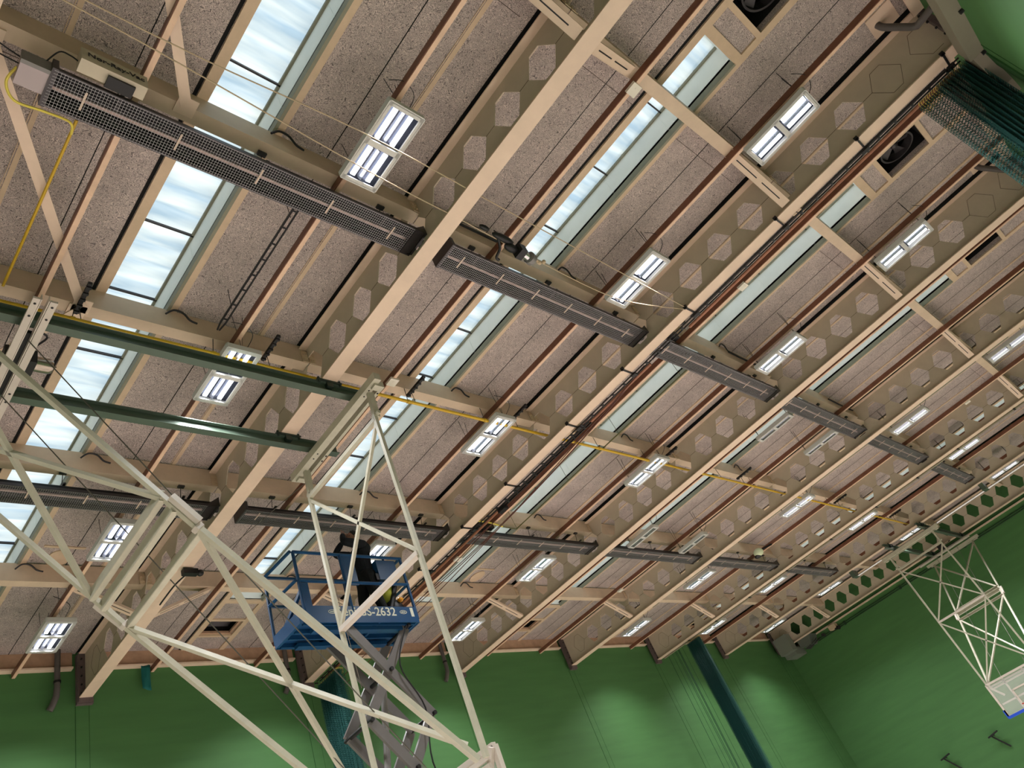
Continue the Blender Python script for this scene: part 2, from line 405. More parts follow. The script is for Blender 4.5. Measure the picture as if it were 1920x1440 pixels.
# extractor fans and vents in the hatches
def hatch_fan(x, label, fan):
    t = thing('extractor_fan', label, 'fan', (x, -1.2, ZC + .1)); a = SB - SA
    h = MB(); h.box(x - a / 2, x + a / 2, -1.62, -.78, ZC + .5, ZC + .55)
    for (p, q, r, s) in ((x - a / 2 - .02, x - a / 2, -1.62, -.78), (x + a / 2, x + a / 2 + .02, -1.62, -.78), (x - a / 2, x + a / 2, -1.64, -1.62), (x - a / 2, x + a / 2, -.78, -.76)): h.box(p, q, r, s, ZC + .1, ZC + .55)
    h.build('fan_box', DARK, t)
    if fan:
        r = MB(); n = 32
        for i in range(n):
            a0 = 2 * math.pi * i / n; a1 = 2 * math.pi * (i + 1) / n
            r.bar((x + .3 * math.cos(a0), -1.2 + .3 * math.sin(a0), ZC + .2), (x + .3 * math.cos(a1), -1.2 + .3 * math.sin(a1), ZC + .2), .03, .16)
        r.build('fan_ring', DGREY, t)
        bl = MB()
        for i in range(5):
            an = i * 2 * math.pi / 5; c, s_ = math.cos(an), math.sin(an)
            bl.prism([(.05, -.03), (.27, -.1), (.28, .06), (.05, .03)], (x, -1.2, ZC + .22), (c, s_, .0), (-s_, c, .35), (0, 0, 1), .008)
        bl.ell((x, -1.2, ZC + .2), (.07, .07, .05)); bl.build('fan_blade', DGREY, t)
    return t
for k in range(0, 7):
    hatch_fan(XB[k] + 2.5, ['black extractor fan in the roof hatch behind the camera', 'extractor fan in the roof hatch over the bay left of the picture', 'black extractor fan set in the roof hatch near the top edge',
              'dark roof hatch above the divider netting in the third bay', 'dark roof hatch beyond the third full beam at the near wall', 'dark roof hatch near the top right, fifth bay', 'dark roof hatch in the last bay but one'][k], k < 4)
for k in range(0, 7):
    x = XB[k] + 2.5; a = SB - SA
    t = thing('roof_vent', 'open roof vent hatch above the far green wall in %s' % ['the bay left of the picture', 'the leftmost bay', 'the bay behind the blue platform', 'the third bay from the left', 'the fourth bay from the left', 'the fifth bay from the left', 'the sixth bay from the left'][k], 'vent', (x, 14.8, ZC + .1))
    h = MB(); h.box(x - a / 2, x + a / 2, 14.45, 15.12, ZC + .45, ZC + .5)
    for (p, q, r, s) in ((x - a / 2 - .02, x - a / 2, 14.45, 15.12), (x + a / 2, x + a / 2 + .02, 14.45, 15.12), (x - a / 2, x + a / 2, 14.43, 14.45), (x - a / 2, x + a / 2, 15.12, 15.14)): h.box(p, q, r, s, ZC + .1, ZC + .5)
    h.build('vent_box', DARK, t)
    l = MB()
    for i in range(7): l.bar((x - a / 2 + .05, 14.52 + i * .09, ZC + .22), (x + a / 2 - .05, 14.52 + i * .09, ZC + .22), .07, .01, (0, .6, .8))
    l.build('louvre', DGREY, t)
    f = MB()
    for (p, q, r, s) in ((x - a / 2, x - a / 2 + .06, 14.5, 15.08), (x + a / 2 - .06, x + a / 2, 14.5, 15.08), (x - a / 2, x + a / 2, 14.45, 14.51), (x - a / 2, x + a / 2, 15.06, 15.12)): f.box(p, q, r, s, ZC + .02, ZC + .07)
    f.build('vent_frame', LEDGE, t)

# ------------------------------------------------------------------ castellated beams
PITCH = .664; HC = 1.09; ZM = 7.765; HH = .275; HW = .25; HF = .085; TW = .012
def beam(xc, k, label):
    y0, y1 = YN + .08, YF - .2
    t = thing('castellated_beam', label, 'roof beam', (xc, (y0 + y1) / 2, ZB), 'castellated roof beams')
    w = MB()
    n0 = -3; n1 = 20
    ya = HC + PITCH * (n0 - .5); yb = HC + PITCH * (n1 + .5)
    zb, zt = ZB + .015, ZT
    for sx in (-TW / 2, TW / 2):
        x = xc + sx; fl = sx > 0
        def face(p):
            q = [(x, y, z) for y, z in p]
            w._add(q if fl else q[::-1], [tuple(range(len(p)))])
        face([(y0, zb), (ya, zb), (ya, ZM), (ya, zt), (y0, zt)]); face([(yb, zb), (y1, zb), (y1, zt), (yb, zt), (yb, ZM)])
        for n in range(n0, n1 + 1):
            c = HC + PITCH * n; l, r = c - PITCH / 2, c + PITCH / 2
            face([(l, ZM), (c - HW, ZM), (c - HF, ZM + HH), (l, zt)]); face([(c - HF, ZM + HH), (c + HF, ZM + HH), (r, zt), (l, zt)]); face([(c + HF, ZM + HH), (c + HW, ZM), (r, ZM), (r, zt)])
            face([(l, zb), (c - HF, ZM - HH), (c - HW, ZM), (l, ZM)]); face([(l, zb), (r, zb), (c + HF, ZM - HH), (c - HF, ZM - HH)]); face([(r, zb), (r, ZM), (c + HW, ZM), (c + HF, ZM - HH)])
    for n in range(n0, n1 + 1):
        c = HC + PITCH * n
        hx = [(c - HW, ZM), (c - HF, ZM + HH), (c + HF, ZM + HH), (c + HW, ZM), (c + HF, ZM - HH), (c - HF, ZM - HH)]
        for i in range(6):
            p, q = hx[i], hx[(i + 1) % 6]
            w._add([(xc - TW / 2, *p), (xc + TW / 2, *p), (xc + TW / 2, *q), (xc - TW / 2, *q)], [(0, 1, 2, 3)])
    w.build('web', WEB_SHADE_CASE, t)
    MB().box(xc - .12, xc + .12, y0, y1, ZB, ZB + .018).build('bottom_flange', CREAM, t)
    MB().box(xc - .12, xc + .12, y0, y1, ZT, ZT + .018).build('top_flange', CREAM, t)
    s = MB()
    for n in range(n0, n1 + 2):
        c = HC + PITCH * (n - .5); s.box(xc - TW / 2 - .003, xc + TW / 2 + .003, c - .085, c + .085, ZM - .003, ZM + .003)
    for n in (-5, -4, 21, 22):
        c = HC + PITCH * n
        hx = [(c - HW, ZM), (c - HF, ZM + HH), (c + HF, ZM + HH), (c + HW, ZM), (c + HF, ZM - HH), (c - HF, ZM - HH)]
        for i in range(6):
            p, q = hx[i], hx[(i + 1) % 6]
            if min(p[0], q[0]) > y0 and max(p[0], q[0]) < y1: s.bar((xc, *p), (xc, *q), .006, TW + .006, (1, 0, 0))
    s.build('weld_seam', mat('weld_line', (104, 90, 74), .6) if 'weld_line' not in bpy.data.materials else bpy.data.materials['weld_line'], t)
    for yy, sg in ((y0, -1), (y1, 1)):
        e = MB(); e.box(xc - .13, xc + .13, min(yy, yy + sg * .03), max(yy, yy + sg * .03), ZB - .08, ZT + .04)
        e.build('end_plate', BRK, t)
        b = MB()
        for i in range(5):
            for sx in (-.08, .08): b.cyl((xc + sx, yy - sg * .03, ZB + .08 + i * .18), (xc + sx, yy + sg * .0, ZB + .08 + i * .18), .018, 6)
        b.build('bolt', BLACK, t)
        c = MB(); c.box(xc - .15, xc + .15, min(yy + sg * .03, yy + sg * .2), max(yy + sg * .03, yy + sg * .12 if sg > 0 else yy + sg * .08), ZB - .11, ZT)
        c.build('wall_bracket', BRK, t)
    return t
BN = ['cutting the top-left corner of the picture', 'first full beam from the left, passing behind the rig', 'second full beam, with the black netting track beside it', 'third full beam, meeting the far wall right of the blue lift',
      'fourth full beam, meeting the middle of the far wall', 'fifth full beam, with the second netting bundle at its end', 'sixth full beam from the left', 'last beam beside the right green wall']
base = beam(XB[1], 1, 'cream castellated beam ' + BN[0])
for k in range(2, 9):
    dup(base, (XB[k], base.location.y, base.location.z), 'cream castellated beam, ' + BN[k - 1])
dup(base, (XB[0], base.location.y, base.location.z), 'cream castellated beam behind the camera, out of view')

# ------------------------------------------------------------------ purlins
BAYN = ['bay left of the picture', 'leftmost bay', 'second bay', 'third bay', 'fourth bay', 'fifth bay', 'sixth bay', 'seventh bay']
ROWN = ['row nearest the near wall', 'row over the near heaters', 'row over the yellow pipe', 'row over the far heaters', 'row nearest the far wall']
def purlin(x0, x1, y):
    t = thing('purlin', '', 'purlin', ((x0 + x1) / 2, y, ZP), 'cream purlins between the beams')
    m = MB(); m.box(x0, x1, y, y + .012, ZP, ZC - .03); m.box(x0, x1, y - .0, y + .17, ZP, ZP + .014)
    m.build('channel', PURL, t)
    for x, s in ((x0, 1), (x1, -1)):
        c = MB(); c.box(min(x, x + s * .1), max(x, x + s * .1), y - .02, y - .008, ZP - .0, ZP + .22)
        for i in range(2):
            for j in range(2): c.cyl((x + s * (.03 + .045 * i), y - .035, ZP + .06 + .09 * j), (x + s * (.03 + .045 * i), y - .005, ZP + .06 + .09 * j), .012, 6)
        c.build('cleat', CREAM2, t)
    return t
p0 = purlin(XB[1] + .01, XB[2] - .01, ROWS[0])
for k in range(0, 8):
    x0 = XB[k] + .01; x1 = XB[k + 1] - .01
    for r, y in enumerate(ROWS):
        lb = 'cream purlin crossing the %s, %s' % (BAYN[k], ROWN[r])
        if k == 1 and r == 0: p0['label'] = lb; continue
        dup(p0, ((x0 + x1) / 2, y, ZP), lb)
# fly braces from beam flange up to the purlin
def brace(p, q):
    t = thing('fly_brace', '', 'brace', p, 'slotted fly braces between beams and purlins')
    d = Vector((0, .045, 0)); P_, Q_ = Vector(p), Vector(q)
    m = MB(); m.bar(P_, Q_, .15, .008); m.bar(P_ - Vector((0, .073, -.02)), Q_ - Vector((0, .073, -.02)), .008, .05); m.bar(P_ + Vector((0, .073, .02)), Q_ + Vector((0, .073, .02)), .008, .05)
    m.build('channel', CREAM, t)
    for a, b in ((.12, .44), (.53, .88)):
        MB().bar(P_.lerp(Q_, a) - Vector((0, 0, .006)), P_.lerp(Q_, b) - Vector((0, 0, .006)), .016, .004).build('slot', BLACK, t)
    return t
for row, rn in ((0, 'near-wall purlin row'), (4, 'far-wall purlin row')):
    y = ROWS[row] + .1
    fl = brace((XB[1] - .13, y, ZB + .06), (XB[1] - 1.25, y, ZP - .02)); fr_ = brace((XB[1] + .13, y, ZB + .06), (XB[1] + 1.25, y, ZP - .02))
    fl['label'] = 'slotted cream brace left of the corner beam, %s' % rn; fr_['label'] = 'slotted cream brace right of the corner beam, %s' % rn
    for k in range(2, 9):
        dup(fl, (XB[k] - .13, y, ZB + .06), 'slotted cream brace left of the %s full beam, %s' % (ORD[k - 2], rn))
        if k < 8: dup(fr_, (XB[k] + .13, y, ZB + .06), 'slotted cream brace right of the %s full beam, %s' % (ORD[k - 2], rn))
# flat wind bracing in the leftmost bay
zf = ZP - .03
for i, (p, q, lb) in enumerate([((XB[1] + .16, .62, zf), (2.26, 3.55, zf), 'cream flat bracing strap, upper one above the near heater'), ((XB[1] + .16, 3.72, zf), (2.25, 6.5, zf), 'cream flat bracing strap crossing the red bar left of the rooflight'),
                               ((2.22, 6.6, zf), (XB[1] + .16, 9.5, zf), 'cream flat bracing strap beside the hoist motor'), ((2.25, 12.5, zf), (XB[1] + .16, 9.78, zf), 'cream flat bracing strap near the lower left corner')]):
    s = MB(); s.bar(p, q, .11, .012); s.bar(Vector(p).lerp(Vector(q), .1) + Vector((0, 0, .03)), Vector(p).lerp(Vector(q), .9) + Vector((0, 0, .03)), .012, .06)
    for e in (p, q): s.box(e[0] - .1, e[0] + .1, e[1] - .1, e[1] + .1, zf + .007, zf + .028)
    tag(s.build('bracing_strap', CREAM, None, p), lb, 'brace')

# ------------------------------------------------------------------ red tie bars with trunking
def tiebar(xc, label):
    zc = ZP - .06
    t = thing('tie_bar', label, 'roof bar', (xc, 6.6, zc), 'red and cream bars running along the bays')
    MB().box(xc - .032, xc + .03, YN + .05, YF - .05, zc - .05, zc + .055).build('red_channel', RUST, t)
    m = MB(); m.box(xc - .024, xc + .032, YN + .05, YF - .05, zc - .06, zc - .05)
    for i in range(6): m.box(xc - .026, xc + .034, YN + 1.4 + i * 3, YN + 1.42 + i * 3, zc - .062, zc - .05)
    m.build('trunking', TRUNK, t)
    return t
tb = tiebar(XB[1] + 1.38, 'red bar with salmon trunking, left one of the leftmost bay')
for k in range(1, 8):
    for u, s in ((1.36, 'left'), (3.72, 'right')):
        if k == 1 and s == 'left': continue
        if k == 7 and s == 'right': continue
        dup(tb, (XB[k] + u, tb.location.y, tb.location.z), 'red bar with salmon trunking, %s one of the %s' % (s, BAYN[k]))

# ------------------------------------------------------------------ light fittings
LAMP = bpy.data.lights.new('tube_light', 'AREA'); LAMP.shape = 'RECTANGLE'; LAMP.size = .054; LAMP.size_y = .40
LAMP.energy = LAMP_W; LAMP.color = (.97, .98, 1.0); LAMP.spread = math.radians(LAMP_SPREAD)
def light(x, y, z, lit, label, w=.47, L=1.06):
    t = thing('ceiling_light', label, 'ceiling light', (x, y, z), 'recessed four-tube ceiling lights' if lit else 'unlit slim ceiling lights')
    hw, hl = w / 2, L / 2; d = .085
    f = MB()
    f.box(x - hw, x + hw, y - hl, y + hl, z + d + .002, z + d + .012)
    MB().box(x - hw + .013, x + hw - .013, y - hl + .013, y + hl - .013, z + d - .006, z + d).build('louvre_tray', LTRAY, t)
    for s in (-1, 1):
        f.box(x + s * hw - .012, x + s * hw + .012, y - hl, y + hl, z, z + d); f.box(x - hw, x + hw, y + s * hl - .012, y + s * hl + .012, z, z + d)
        f.box(min(x + s * hw, x + s * (hw - .045)), max(x + s * hw, x + s * (hw - .045)), y - hl, y + hl, z, z + .008)
        f.box(x - hw, x + hw, min(y + s * hl, y + s * (hl - .05)), max(y + s * hl, y + s * (hl - .05)), z, z + .008)
    f.box(x - hw, x + hw, y - .035, y + .035, z, z + .03)
    f.build('frame', LFRAME, t)
    for s in (-1, 1):
        r = MB(); c = y + s * (hl / 2)
        r._add([(x - .035, c - .21, z + d), (x + .035, c - .21, z + d), (x, c - .21, z + .012), (x - .035, c + .21, z + d), (x + .035, c + .21, z + d), (x, c + .21, z + .012)], [(0, 2, 5, 3), (1, 4, 5, 2), (0, 1, 2), (3, 5, 4)])
        r.build('reflector', LREFL, t)
        for q in ((-1, 1) if w > .3 else (0,)):
            b = MB(); xx = x + q * .105; b.box(xx - .027, xx + .027, c - .2, c + .2, z + .04, z + .062)
            b.build('light_tube', TUBE if lit else PLAST, t)
            if lit:
                lo = bpy.data.objects.new('tube_light', LAMP); COL.objects.link(lo); lo.parent = t; lo.location = (xx - x, c - y, .0385)
    for s in (-1, 1):
        c = MB(); c.tube([(x - .06, y + s * hl * .9, ZC), (x, y + s * hl * .9, z + d), (x + .1, y + s * hl * .9, ZC)], .005, 4); c.build('hanging_wire', DGREY, t)
    MB().tube(curve_pts([(x + .05, y - hl + .1, z + d), (x + .1, y - hl - .1, z + .25), (x - .05, y - hl - .16, z + .34), (x - .15, y - hl - .05, ZC - .3)], 5), .006, 4).build('supply_cable', DGREY, t)
    return t
ZL = 7.53
LY = [-.15, 2.83, 6.77, 10.76, 13.72]
LYN = ['nearest the near wall', 'beside the near heater line', 'beside the yellow pipe', 'beside the far heater line', 'nearest the far wall']
lt = light(XB[1] + 3.745, LY[1], ZL, True, 'bright four-tube light in the leftmost bay, beside the near heater line')
for k in range(0, 8):
    if k == 4: continue
    u = 3.745 if k < 4 else 1.5
    for j, y in enumerate(LY):
        if k == 1 and j == 1: continue
        if XB[k] + u > XE - .5: continue
        dup(lt, (XB[k] + u, y, ZL), 'lit four-tube light in the %s, %s' % (BAYN[k], LYN[j]))
l2 = light(XB[4] + 1.25, 4.5, 7.5, False, 'unlit slim light under the fourth rooflight, near heater side', .24, .95)
dup(l2, (XB[4] + 3.72, 4.45, 7.5), 'unlit slim light right of the fourth rooflight, near heater side')
dup(l2, (XB[4] + 1.25, 9.0, 7.5), 'unlit slim light left of the far heater in the fourth bay')
dup(l2, (XB[4] + 3.68, 9.0, 7.5), 'unlit slim light above the far heater, right part of the fourth bay')

# ------------------------------------------------------------------ radiant heaters
def heater(x0, x1, yc, label, full=True):
    z = 7.5; L = x1 - x0; hw = .185
    t = thing('radiant_heater', label, 'heater', (x0, yc, z), 'black radiant tube heaters')
    r = MB(); th = .006
    prof = [(-hw, 0), (-hw + .01, .09), (-.08, .17), (.08, .17), (hw - .01, .09), (hw, 0)]
    for i in range(5):
        (a, b), (c, d) = prof[i], prof[i + 1]
        r._add([(x0, yc + a, z + b), (x1, yc + a, z + b), (x1, yc + c, z + d), (x0, yc + c, z + d)], [(0, 1, 2, 3)])
    for x in (x0, x1): r._add([(x, yc + a, z + b) for a, b in prof], [tuple(range(6))])
    r.build('reflector', REFL, t)
    h = MB()
    for s in (-1, 1):
        h.box(x0, x1, yc + s * hw - .012, yc + s * hw + .012, z - .01, z + .035)
    h.box(x0 - .02, x0 + .03, yc - hw - .02, yc + hw + .02, z - .012, z + .16)
    h.build('side_rail', HOUSE, t)
    e = MB(); e._add([(x1 - .16, yc - hw, z - .03), (x1 + .05, yc - hw, z + .02), (x1 + .05, yc + hw, z + .02), (x1 - .16, yc + hw, z - .03), (x1 - .16, yc - hw, z + .03), (x1 + .05, yc - hw, z + .2), (x1 + .05, yc + hw, z + .2), (x1 - .16, yc + hw, z + .2)],
           [(0, 3, 2, 1), (4, 5, 6, 7), (0, 1, 5, 4), (1, 2, 6, 5), (2, 3, 7, 6), (3, 0, 4, 7)])
    e.cyl((x1 + .03, yc, z + .09), (x1 + .1, yc, z + .09), .06); e.build('end_cover', HOUSE, t)
    b = MB(); b.tube([(x0 + .03, yc + .02, z + .07), (x1 - .05, yc + .02, z + .07)], .022, 10); b.build('burner_tube', BURN, t)
    n = max(3, int(round(L / .8)))
    for i in range(n):
        k = MB(); xx = x0 + .3 + i * (L - .7) / (n - 1)
        k.box(xx - .010, xx + .010, yc - .085, yc + .11, z + .028, z + .036)
        k.build('bracket', CREAM, t)
    if full:
        g = MB(); nx = int(L / .03); r_ = .0009
        for i in range(nx + 1):
            xx = x0 + .03 + i * (L - .2) / nx; g.box(xx - r_, xx + r_, yc - hw, yc + hw, z - .012, z - .0095)
        ny = 12
        for j in range(ny + 1):
            yy = yc - hw + j * 2 * hw / ny; g.box(x0, x1 - .15, yy - r_, yy + r_, z - .0145, z - .012)
        g.build('wire_guard', MESHM, t)
    for xx in (x0 + .6, (x0 + x1) / 2, x1 - .5):
        s = MB(); s.tube([(xx, yc, z + .17), (xx, yc - .06, ZP)], .006, 5); s.box(xx - .05, xx + .05, yc - .1, yc - .04, ZP - .03, ZP)
        s.box(xx - .02, xx + .02, yc - .14, yc + .14, z + .165, z + .185)
        s.build('hanger', DGREY, t)
    return t
h0 = heater(XB[2] + .42, XB[3] - .08, 3.75, 'mesh-fronted black heater between the first and second full beams, near line')
HN = {1: 'between the corner beam and first full beam', 2: 'between the first and second full beams', 3: 'between the second and third full beams', 4: 'between the third and fourth full beams', 5: 'between the fourth and fifth full beams', 6: 'between the fifth and sixth full beams'}
heater(1.05, XB[2] - .05, 3.76, 'long mesh-fronted black heater at the top left, near line')
for k in range(3, 7): dup(h0, (XB[k] + .42, 3.75, 7.5), 'black radiant heater %s, near line' % HN[k])
for k in range(0, 7):
    if k == 0: continue
    dup(h0, (XB[k] + .42, 9.72, 7.5), 'black radiant heater %s, far line' % HN[k])
# left end box, labelled control box, hose and cables of the near left heater
t = thing('heater_control_box', 'pale control box with black lettering plate behind the top left heater', 'control box', (1.4, 3.45, 7.62))
MB().box(1.2, 1.78, 3.36, 3.50, 7.50, 7.72).build('case', WEB_SHADE_CASE, t)
MB().box(1.44, 1.68, 3.40, 3.52, 7.47, 7.52).build('dark_panel', BLACK, t)
rm = Matrix(((1, 0, 0, 1.47), (0, 0, 1, 3.353), (0, -1, 0, 7.62), (0, 0, 0, 1)))
rm = Matrix(((1, 0, 0, 1.5), (0, 0, -1, 3.354), (0, 1, 0, 7.62), (0, 0, 0, 1)))
text('lettering', 'Nor-Ray-Vac', .095, rm, BLACK, t)
t = thing('burner_box', 'grey and lilac burner box at the left end of the top left heater', 'burner box', (.93, 3.73, 7.5))
MB().mi(0).box(.80, 1.03, 3.64, 3.86, 7.50, 7.66).build('case', mat('lilac_grey_case', (178, 162, 164), .5), t)
MB().box(.795, 1.035, 3.60, 3.64, 7.49, 7.665).build('side_plate', GREY, t)
h = MB(); h.tube(curve_pts([(.80, 3.75, 7.6), (.76, 3.9, 7.55), (.86, 4.02, 7.5), (1.1, 4.02, 7.52), (1.35, 4.12, 7.7), (1.42, 4.3, 7.82)], 6), .013, 7)
tag(h.build('gas_hose', YEL2, None, (.9, 3.9, 7.5)), 'looped yellow gas hose at the top left heater end', 'hose')
h = MB(); h.tube([(1.42, 4.15, 7.85), (1.42, 6.45, 7.85)], .016, 7)
tag(h.build('gas_pipe', YEL, None, (1.42, 5, 7.85)), 'thin yellow gas pipe dropping from the top left heater', 'pipe')
for i, (pts, lb) in enumerate([([(.3, 3.5, 7.7), (.6, 3.6, 7.62), (.82, 3.66, 7.62)], 'upper black cable entering the burner box'), ([(.25, 3.62, 7.66), (.55, 3.68, 7.6), (.81, 3.7, 7.58)], 'lower black cable entering the burner box'),
                               ([(.98, 3.62, 7.64), (1.06, 3.5, 7.72), (1.14, 3.46, 7.66), (1.2, 3.45, 7.6)], 'short black cable between burner box and control box')]):
    tag(MB().tube(curve_pts(pts, 6), .007, 6).build('cable', BLACK, None, pts[0]), lb, 'cable')

# ------------------------------------------------------------------ yellow gas main through the beam holes
h = MB(); h.tube([(XW + .3, 6.47, 7.6), (XE - 2.0, 6.47, 7.6)], .028, 10)
for k in range(1, 8):
    for u in (1.7, 3.4): h.cyl((XB[k] + u, 6.47, 7.6), (XB[k] + u + .05, 6.47, 7.6), .036, 10)
g_ = thing('gas_pipe', 'long yellow gas main crossing all beams above the green rails', 'pipe', (5, 6.47, 7.6))
h.build('pipe', YEL, g_)
for k in range(1, 8):
    for u in (1.72, 3.42): MB().tube([(XB[k] + u, 6.47, 7.6), (XB[k] + u + .05, 6.5, ZP)], .006, 5).build('hanger', DGREY, g_)

# strut brackets lying across the pipe row
def strut(x, y, label):
    m = MB(); m.bar((x, y - .28, 7.84), (x, y + .22, 7.84), .045, .045)
    for i in range(5): m.box(x - .03, x + .03, y - .24 + i * .1, y - .21 + i * .1, 7.8, 7.83)
    m.tube([(x, y + .1, 7.84), (x + .03, y + .12, 7.62)], .006, 4)
    return tag(m.build('strut_bracket', BLACK, None, (x, y, 7.84)), label, 'bracket', 'black strut brackets on the middle purlin row')
s0 = strut(2.2, 6.35, 'black slotted strut bracket above the left end of the green rails')
for x, lb in ((4.62, 'black strut bracket above the second light of the leftmost bay'), (7.2, 'black strut bracket at the rooflight right of the rig top'), (9.6, 'black strut bracket beside the third light of the second bay'),
              (14.6, 'black strut bracket at the light in the third bay'), (18.1, 'black strut bracket under the fourth rooflight'), (24.3, 'long black strut bracket in the fifth bay'), (29.2, 'black strut bracket in the sixth bay')):
    c = s0.copy(); COL.objects.link(c); c.location = (x, 6.35, 7.84); c['label'] = lb
# small black cable clips where cables cross the purlins
def clip(x, y, label, flip=1):
    m = MB(); m.tube(curve_pts([(x - .22, y, 8.12), (x - .12, y - .03, 8.2), (x, y - .03, 8.19), (x + .1, y, 8.12), (x + .2 * flip, y + .01, 8.1)], 5), .014, 6)
    return tag(m.build('cable_loop', BLACK, None, (x, y, 8.12)), label, 'cable', 'short black cable loops on the purlins')
c0 = clip(3.45, ROWS[1] - .05, 'black cable loop on the purlin beside the first rooflight, near heater row')
for k, r, lb in ((1, 2, 'black cable loop beside the leftmost rooflight, yellow pipe row'), (1, 3, 'black cable loop beside the leftmost rooflight, far heater row'), (1, 4, 'black cable loop beside the leftmost rooflight, far wall row'),
                 (2, 1, 'black cable loop beside the second rooflight, near heater row'), (2, 2, 'black cable loop beside the second rooflight, yellow pipe row'), (2, 3, 'black cable loop beside the second rooflight, far heater row'), (2, 4, 'black cable loop beside the second rooflight, far wall row'),
                 (3, 1, 'black cable loop beside the third rooflight, near heater row'), (3, 3, 'black cable loop beside the third rooflight, far heater row'), (3, 4, 'black cable loop beside the third rooflight, far wall row'), (4, 2, 'black cable loop beside the fourth rooflight, yellow pipe row'), (3, 2, 'black cable loop beside the third rooflight, yellow pipe row')):
    c = c0.copy(); COL.objects.link(c); c.location = (XB[k] + 3.05, ROWS[r] - .05, 8.12); c['label'] = lb
for k, lb in ((2, 'black cable run along the near heater purlin, second bay'), (3, 'black cable run along the near heater purlin, third bay'), (4, 'black cable run along the near heater purlin, fourth bay')):
    tag(MB().tube(sag((XB[k] + .3, ROWS[1] - .04, 8.13), (XB[k] + 1.9, ROWS[1] - .04, 8.13), .02, 6) if k == 2 else sag((XB[k] + 3.2, ROWS[1] - .04, 8.1), (XB[k + 1] - .2, ROWS[1] - .04, 8.1), .02, 6), .02, 6).build('cable', BLACK, None, (XB[k] + 3.2, ROWS[1], 8.1)), lb, 'cable')
# grey tapered cable tray hanging in the leftmost bay
m = MB()
for s in (-.035, .035):
    m.tube([(3.86 + s, 4.1, 7.9), (3.86 + s, 6.15, 7.9), (3.86 + s * .4, 6.3, 7.9)], .012, 6)
for i in range(8): m.bar((3.825, 4.2 + i * .27, 7.9), (3.895, 4.2 + i * .27, 7.9), .02, .012)
m.tube([(3.86, 4.3, 7.9), (3.86, 4.3, ZC)], .006, 4); m.tube([(3.86, 5.9, 7.9), (3.86, 5.9, ZC)], .006, 4)
tag(m.build('ladder_tray', BLACK, None, (3.86, 5, 7.9)), 'narrow black ladder tray hanging in the leftmost bay', 'cable tray')
# round patch plates on the slabs
for x, y, lb in ((13.6, 12.3, 'pale oval patch plate on the ceiling of the third bay'), (3.85, 12.4, 'pale oval patch plate on the ceiling, lower left'), (3.9, .75, 'pale oval patch plate on the ceiling at the top edge')):
    m = MB(); n = 24; m._add([(x + .18 * math.cos(2 * math.pi * i / n), y + .25 * math.sin(2 * math.pi * i / n), z) for z in (ZC - .02, ZC) for i in range(n)], [tuple(reversed(range(n)))] + [(i, i + n, (i + 1) % n + n, (i + 1) % n) for i in range(n)])
    m.bar((x - .32, y - .34, ZC - .01), (x + .32, y - .34, ZC - .01), .05, .02); m.bar((x - .32, y + .34, ZC - .01), (x + .32, y + .34, ZC - .01), .05, .02)
    tag(m.build('patch_plate', CREAM2, None, (x, y, ZC)), lb, 'plate')
# small white boxes on bars
for x, y, lb in ((XB[2] + 1.37, 6.3, 'white junction plate on the red bar right of the rig top'), (XB[2] + 1.37, .68, 'white junction plate on the red bar near the top edge'), (XB[3] + 1.37, 2.1, 'white junction plate on the copper-side bar by the netting track'),
                 (XB[4] + 3.74, 11.9, 'white junction plate low on the red bar, fourth bay'), (XB[5] + 3.8, 1.6, 'white junction plate on the red bar, fifth bay'), (XB[3] + 1.37, 10.9, 'white junction plate below the far heater, third bay')):
    m = MB().box(x - .08, x + .08, y - .06, y + .1, ZP - .15, ZP - .11); m.cyl((x, y, ZP - .153), (x, y, ZP - .15), .012, 8)
    tag(m.build('junction_plate', PLAST, None, (x, y, ZP - .12)), lb, 'junction box')

# ------------------------------------------------------------------ netting track beside the second full beam
xt = XB[3]
t = thing('netting_track', 'black ladder-like netting track clamped along the second full beam', 'curtain track', (xt + .2, 6.6, ZB - .02))
m = MB()
for x in (xt + .15, xt + .235): m.bar((x, YN + .2, ZB - .03), (x, YF - .3, ZB - .03), .016, .02)
m.build('rail', BLACK, t)
m = MB()
for i in range(62):
    y = YN + .4 + i * .29; m.box(xt + .15, xt + .235, y - .018, y + .018, ZB - .045, ZB - .02)
m.build('rung', BLACK, t)
for y in (-2.17, -.72, .82, 2.77, 4.31, 5.81, 7.65, 9.1, 10.66, 12.3, 13.9):
    m = MB(); m.box(xt - .15, xt + .3, y - .014, y + .014, ZB - .022, ZB - .002); m.box(xt - .15, xt - .122, y - .03, y + .03, ZB - .022, ZB + .04); m.box(xt + .13, xt + .2, y - .05, y + .05, ZB - .06, ZB - .02)
    m.build('clamp', BLACK, t)
for x, z, r, mm, lb, y0, y1 in ((xt + .36, ZB + .0, .028, COPPER, 'bright copper pipe running beside the netting track', YN + .3, 3.05), (xt + .345, ZB + .0, .028, COPPER, 'copper pipe beside the lower netting track', 4.0, YF - .4)):
    tag(MB().tube([(x, y0, z), (x, y1, z)], r, 10).build('copper_pipe', mm, None, (x, y0, z)), lb, 'pipe')
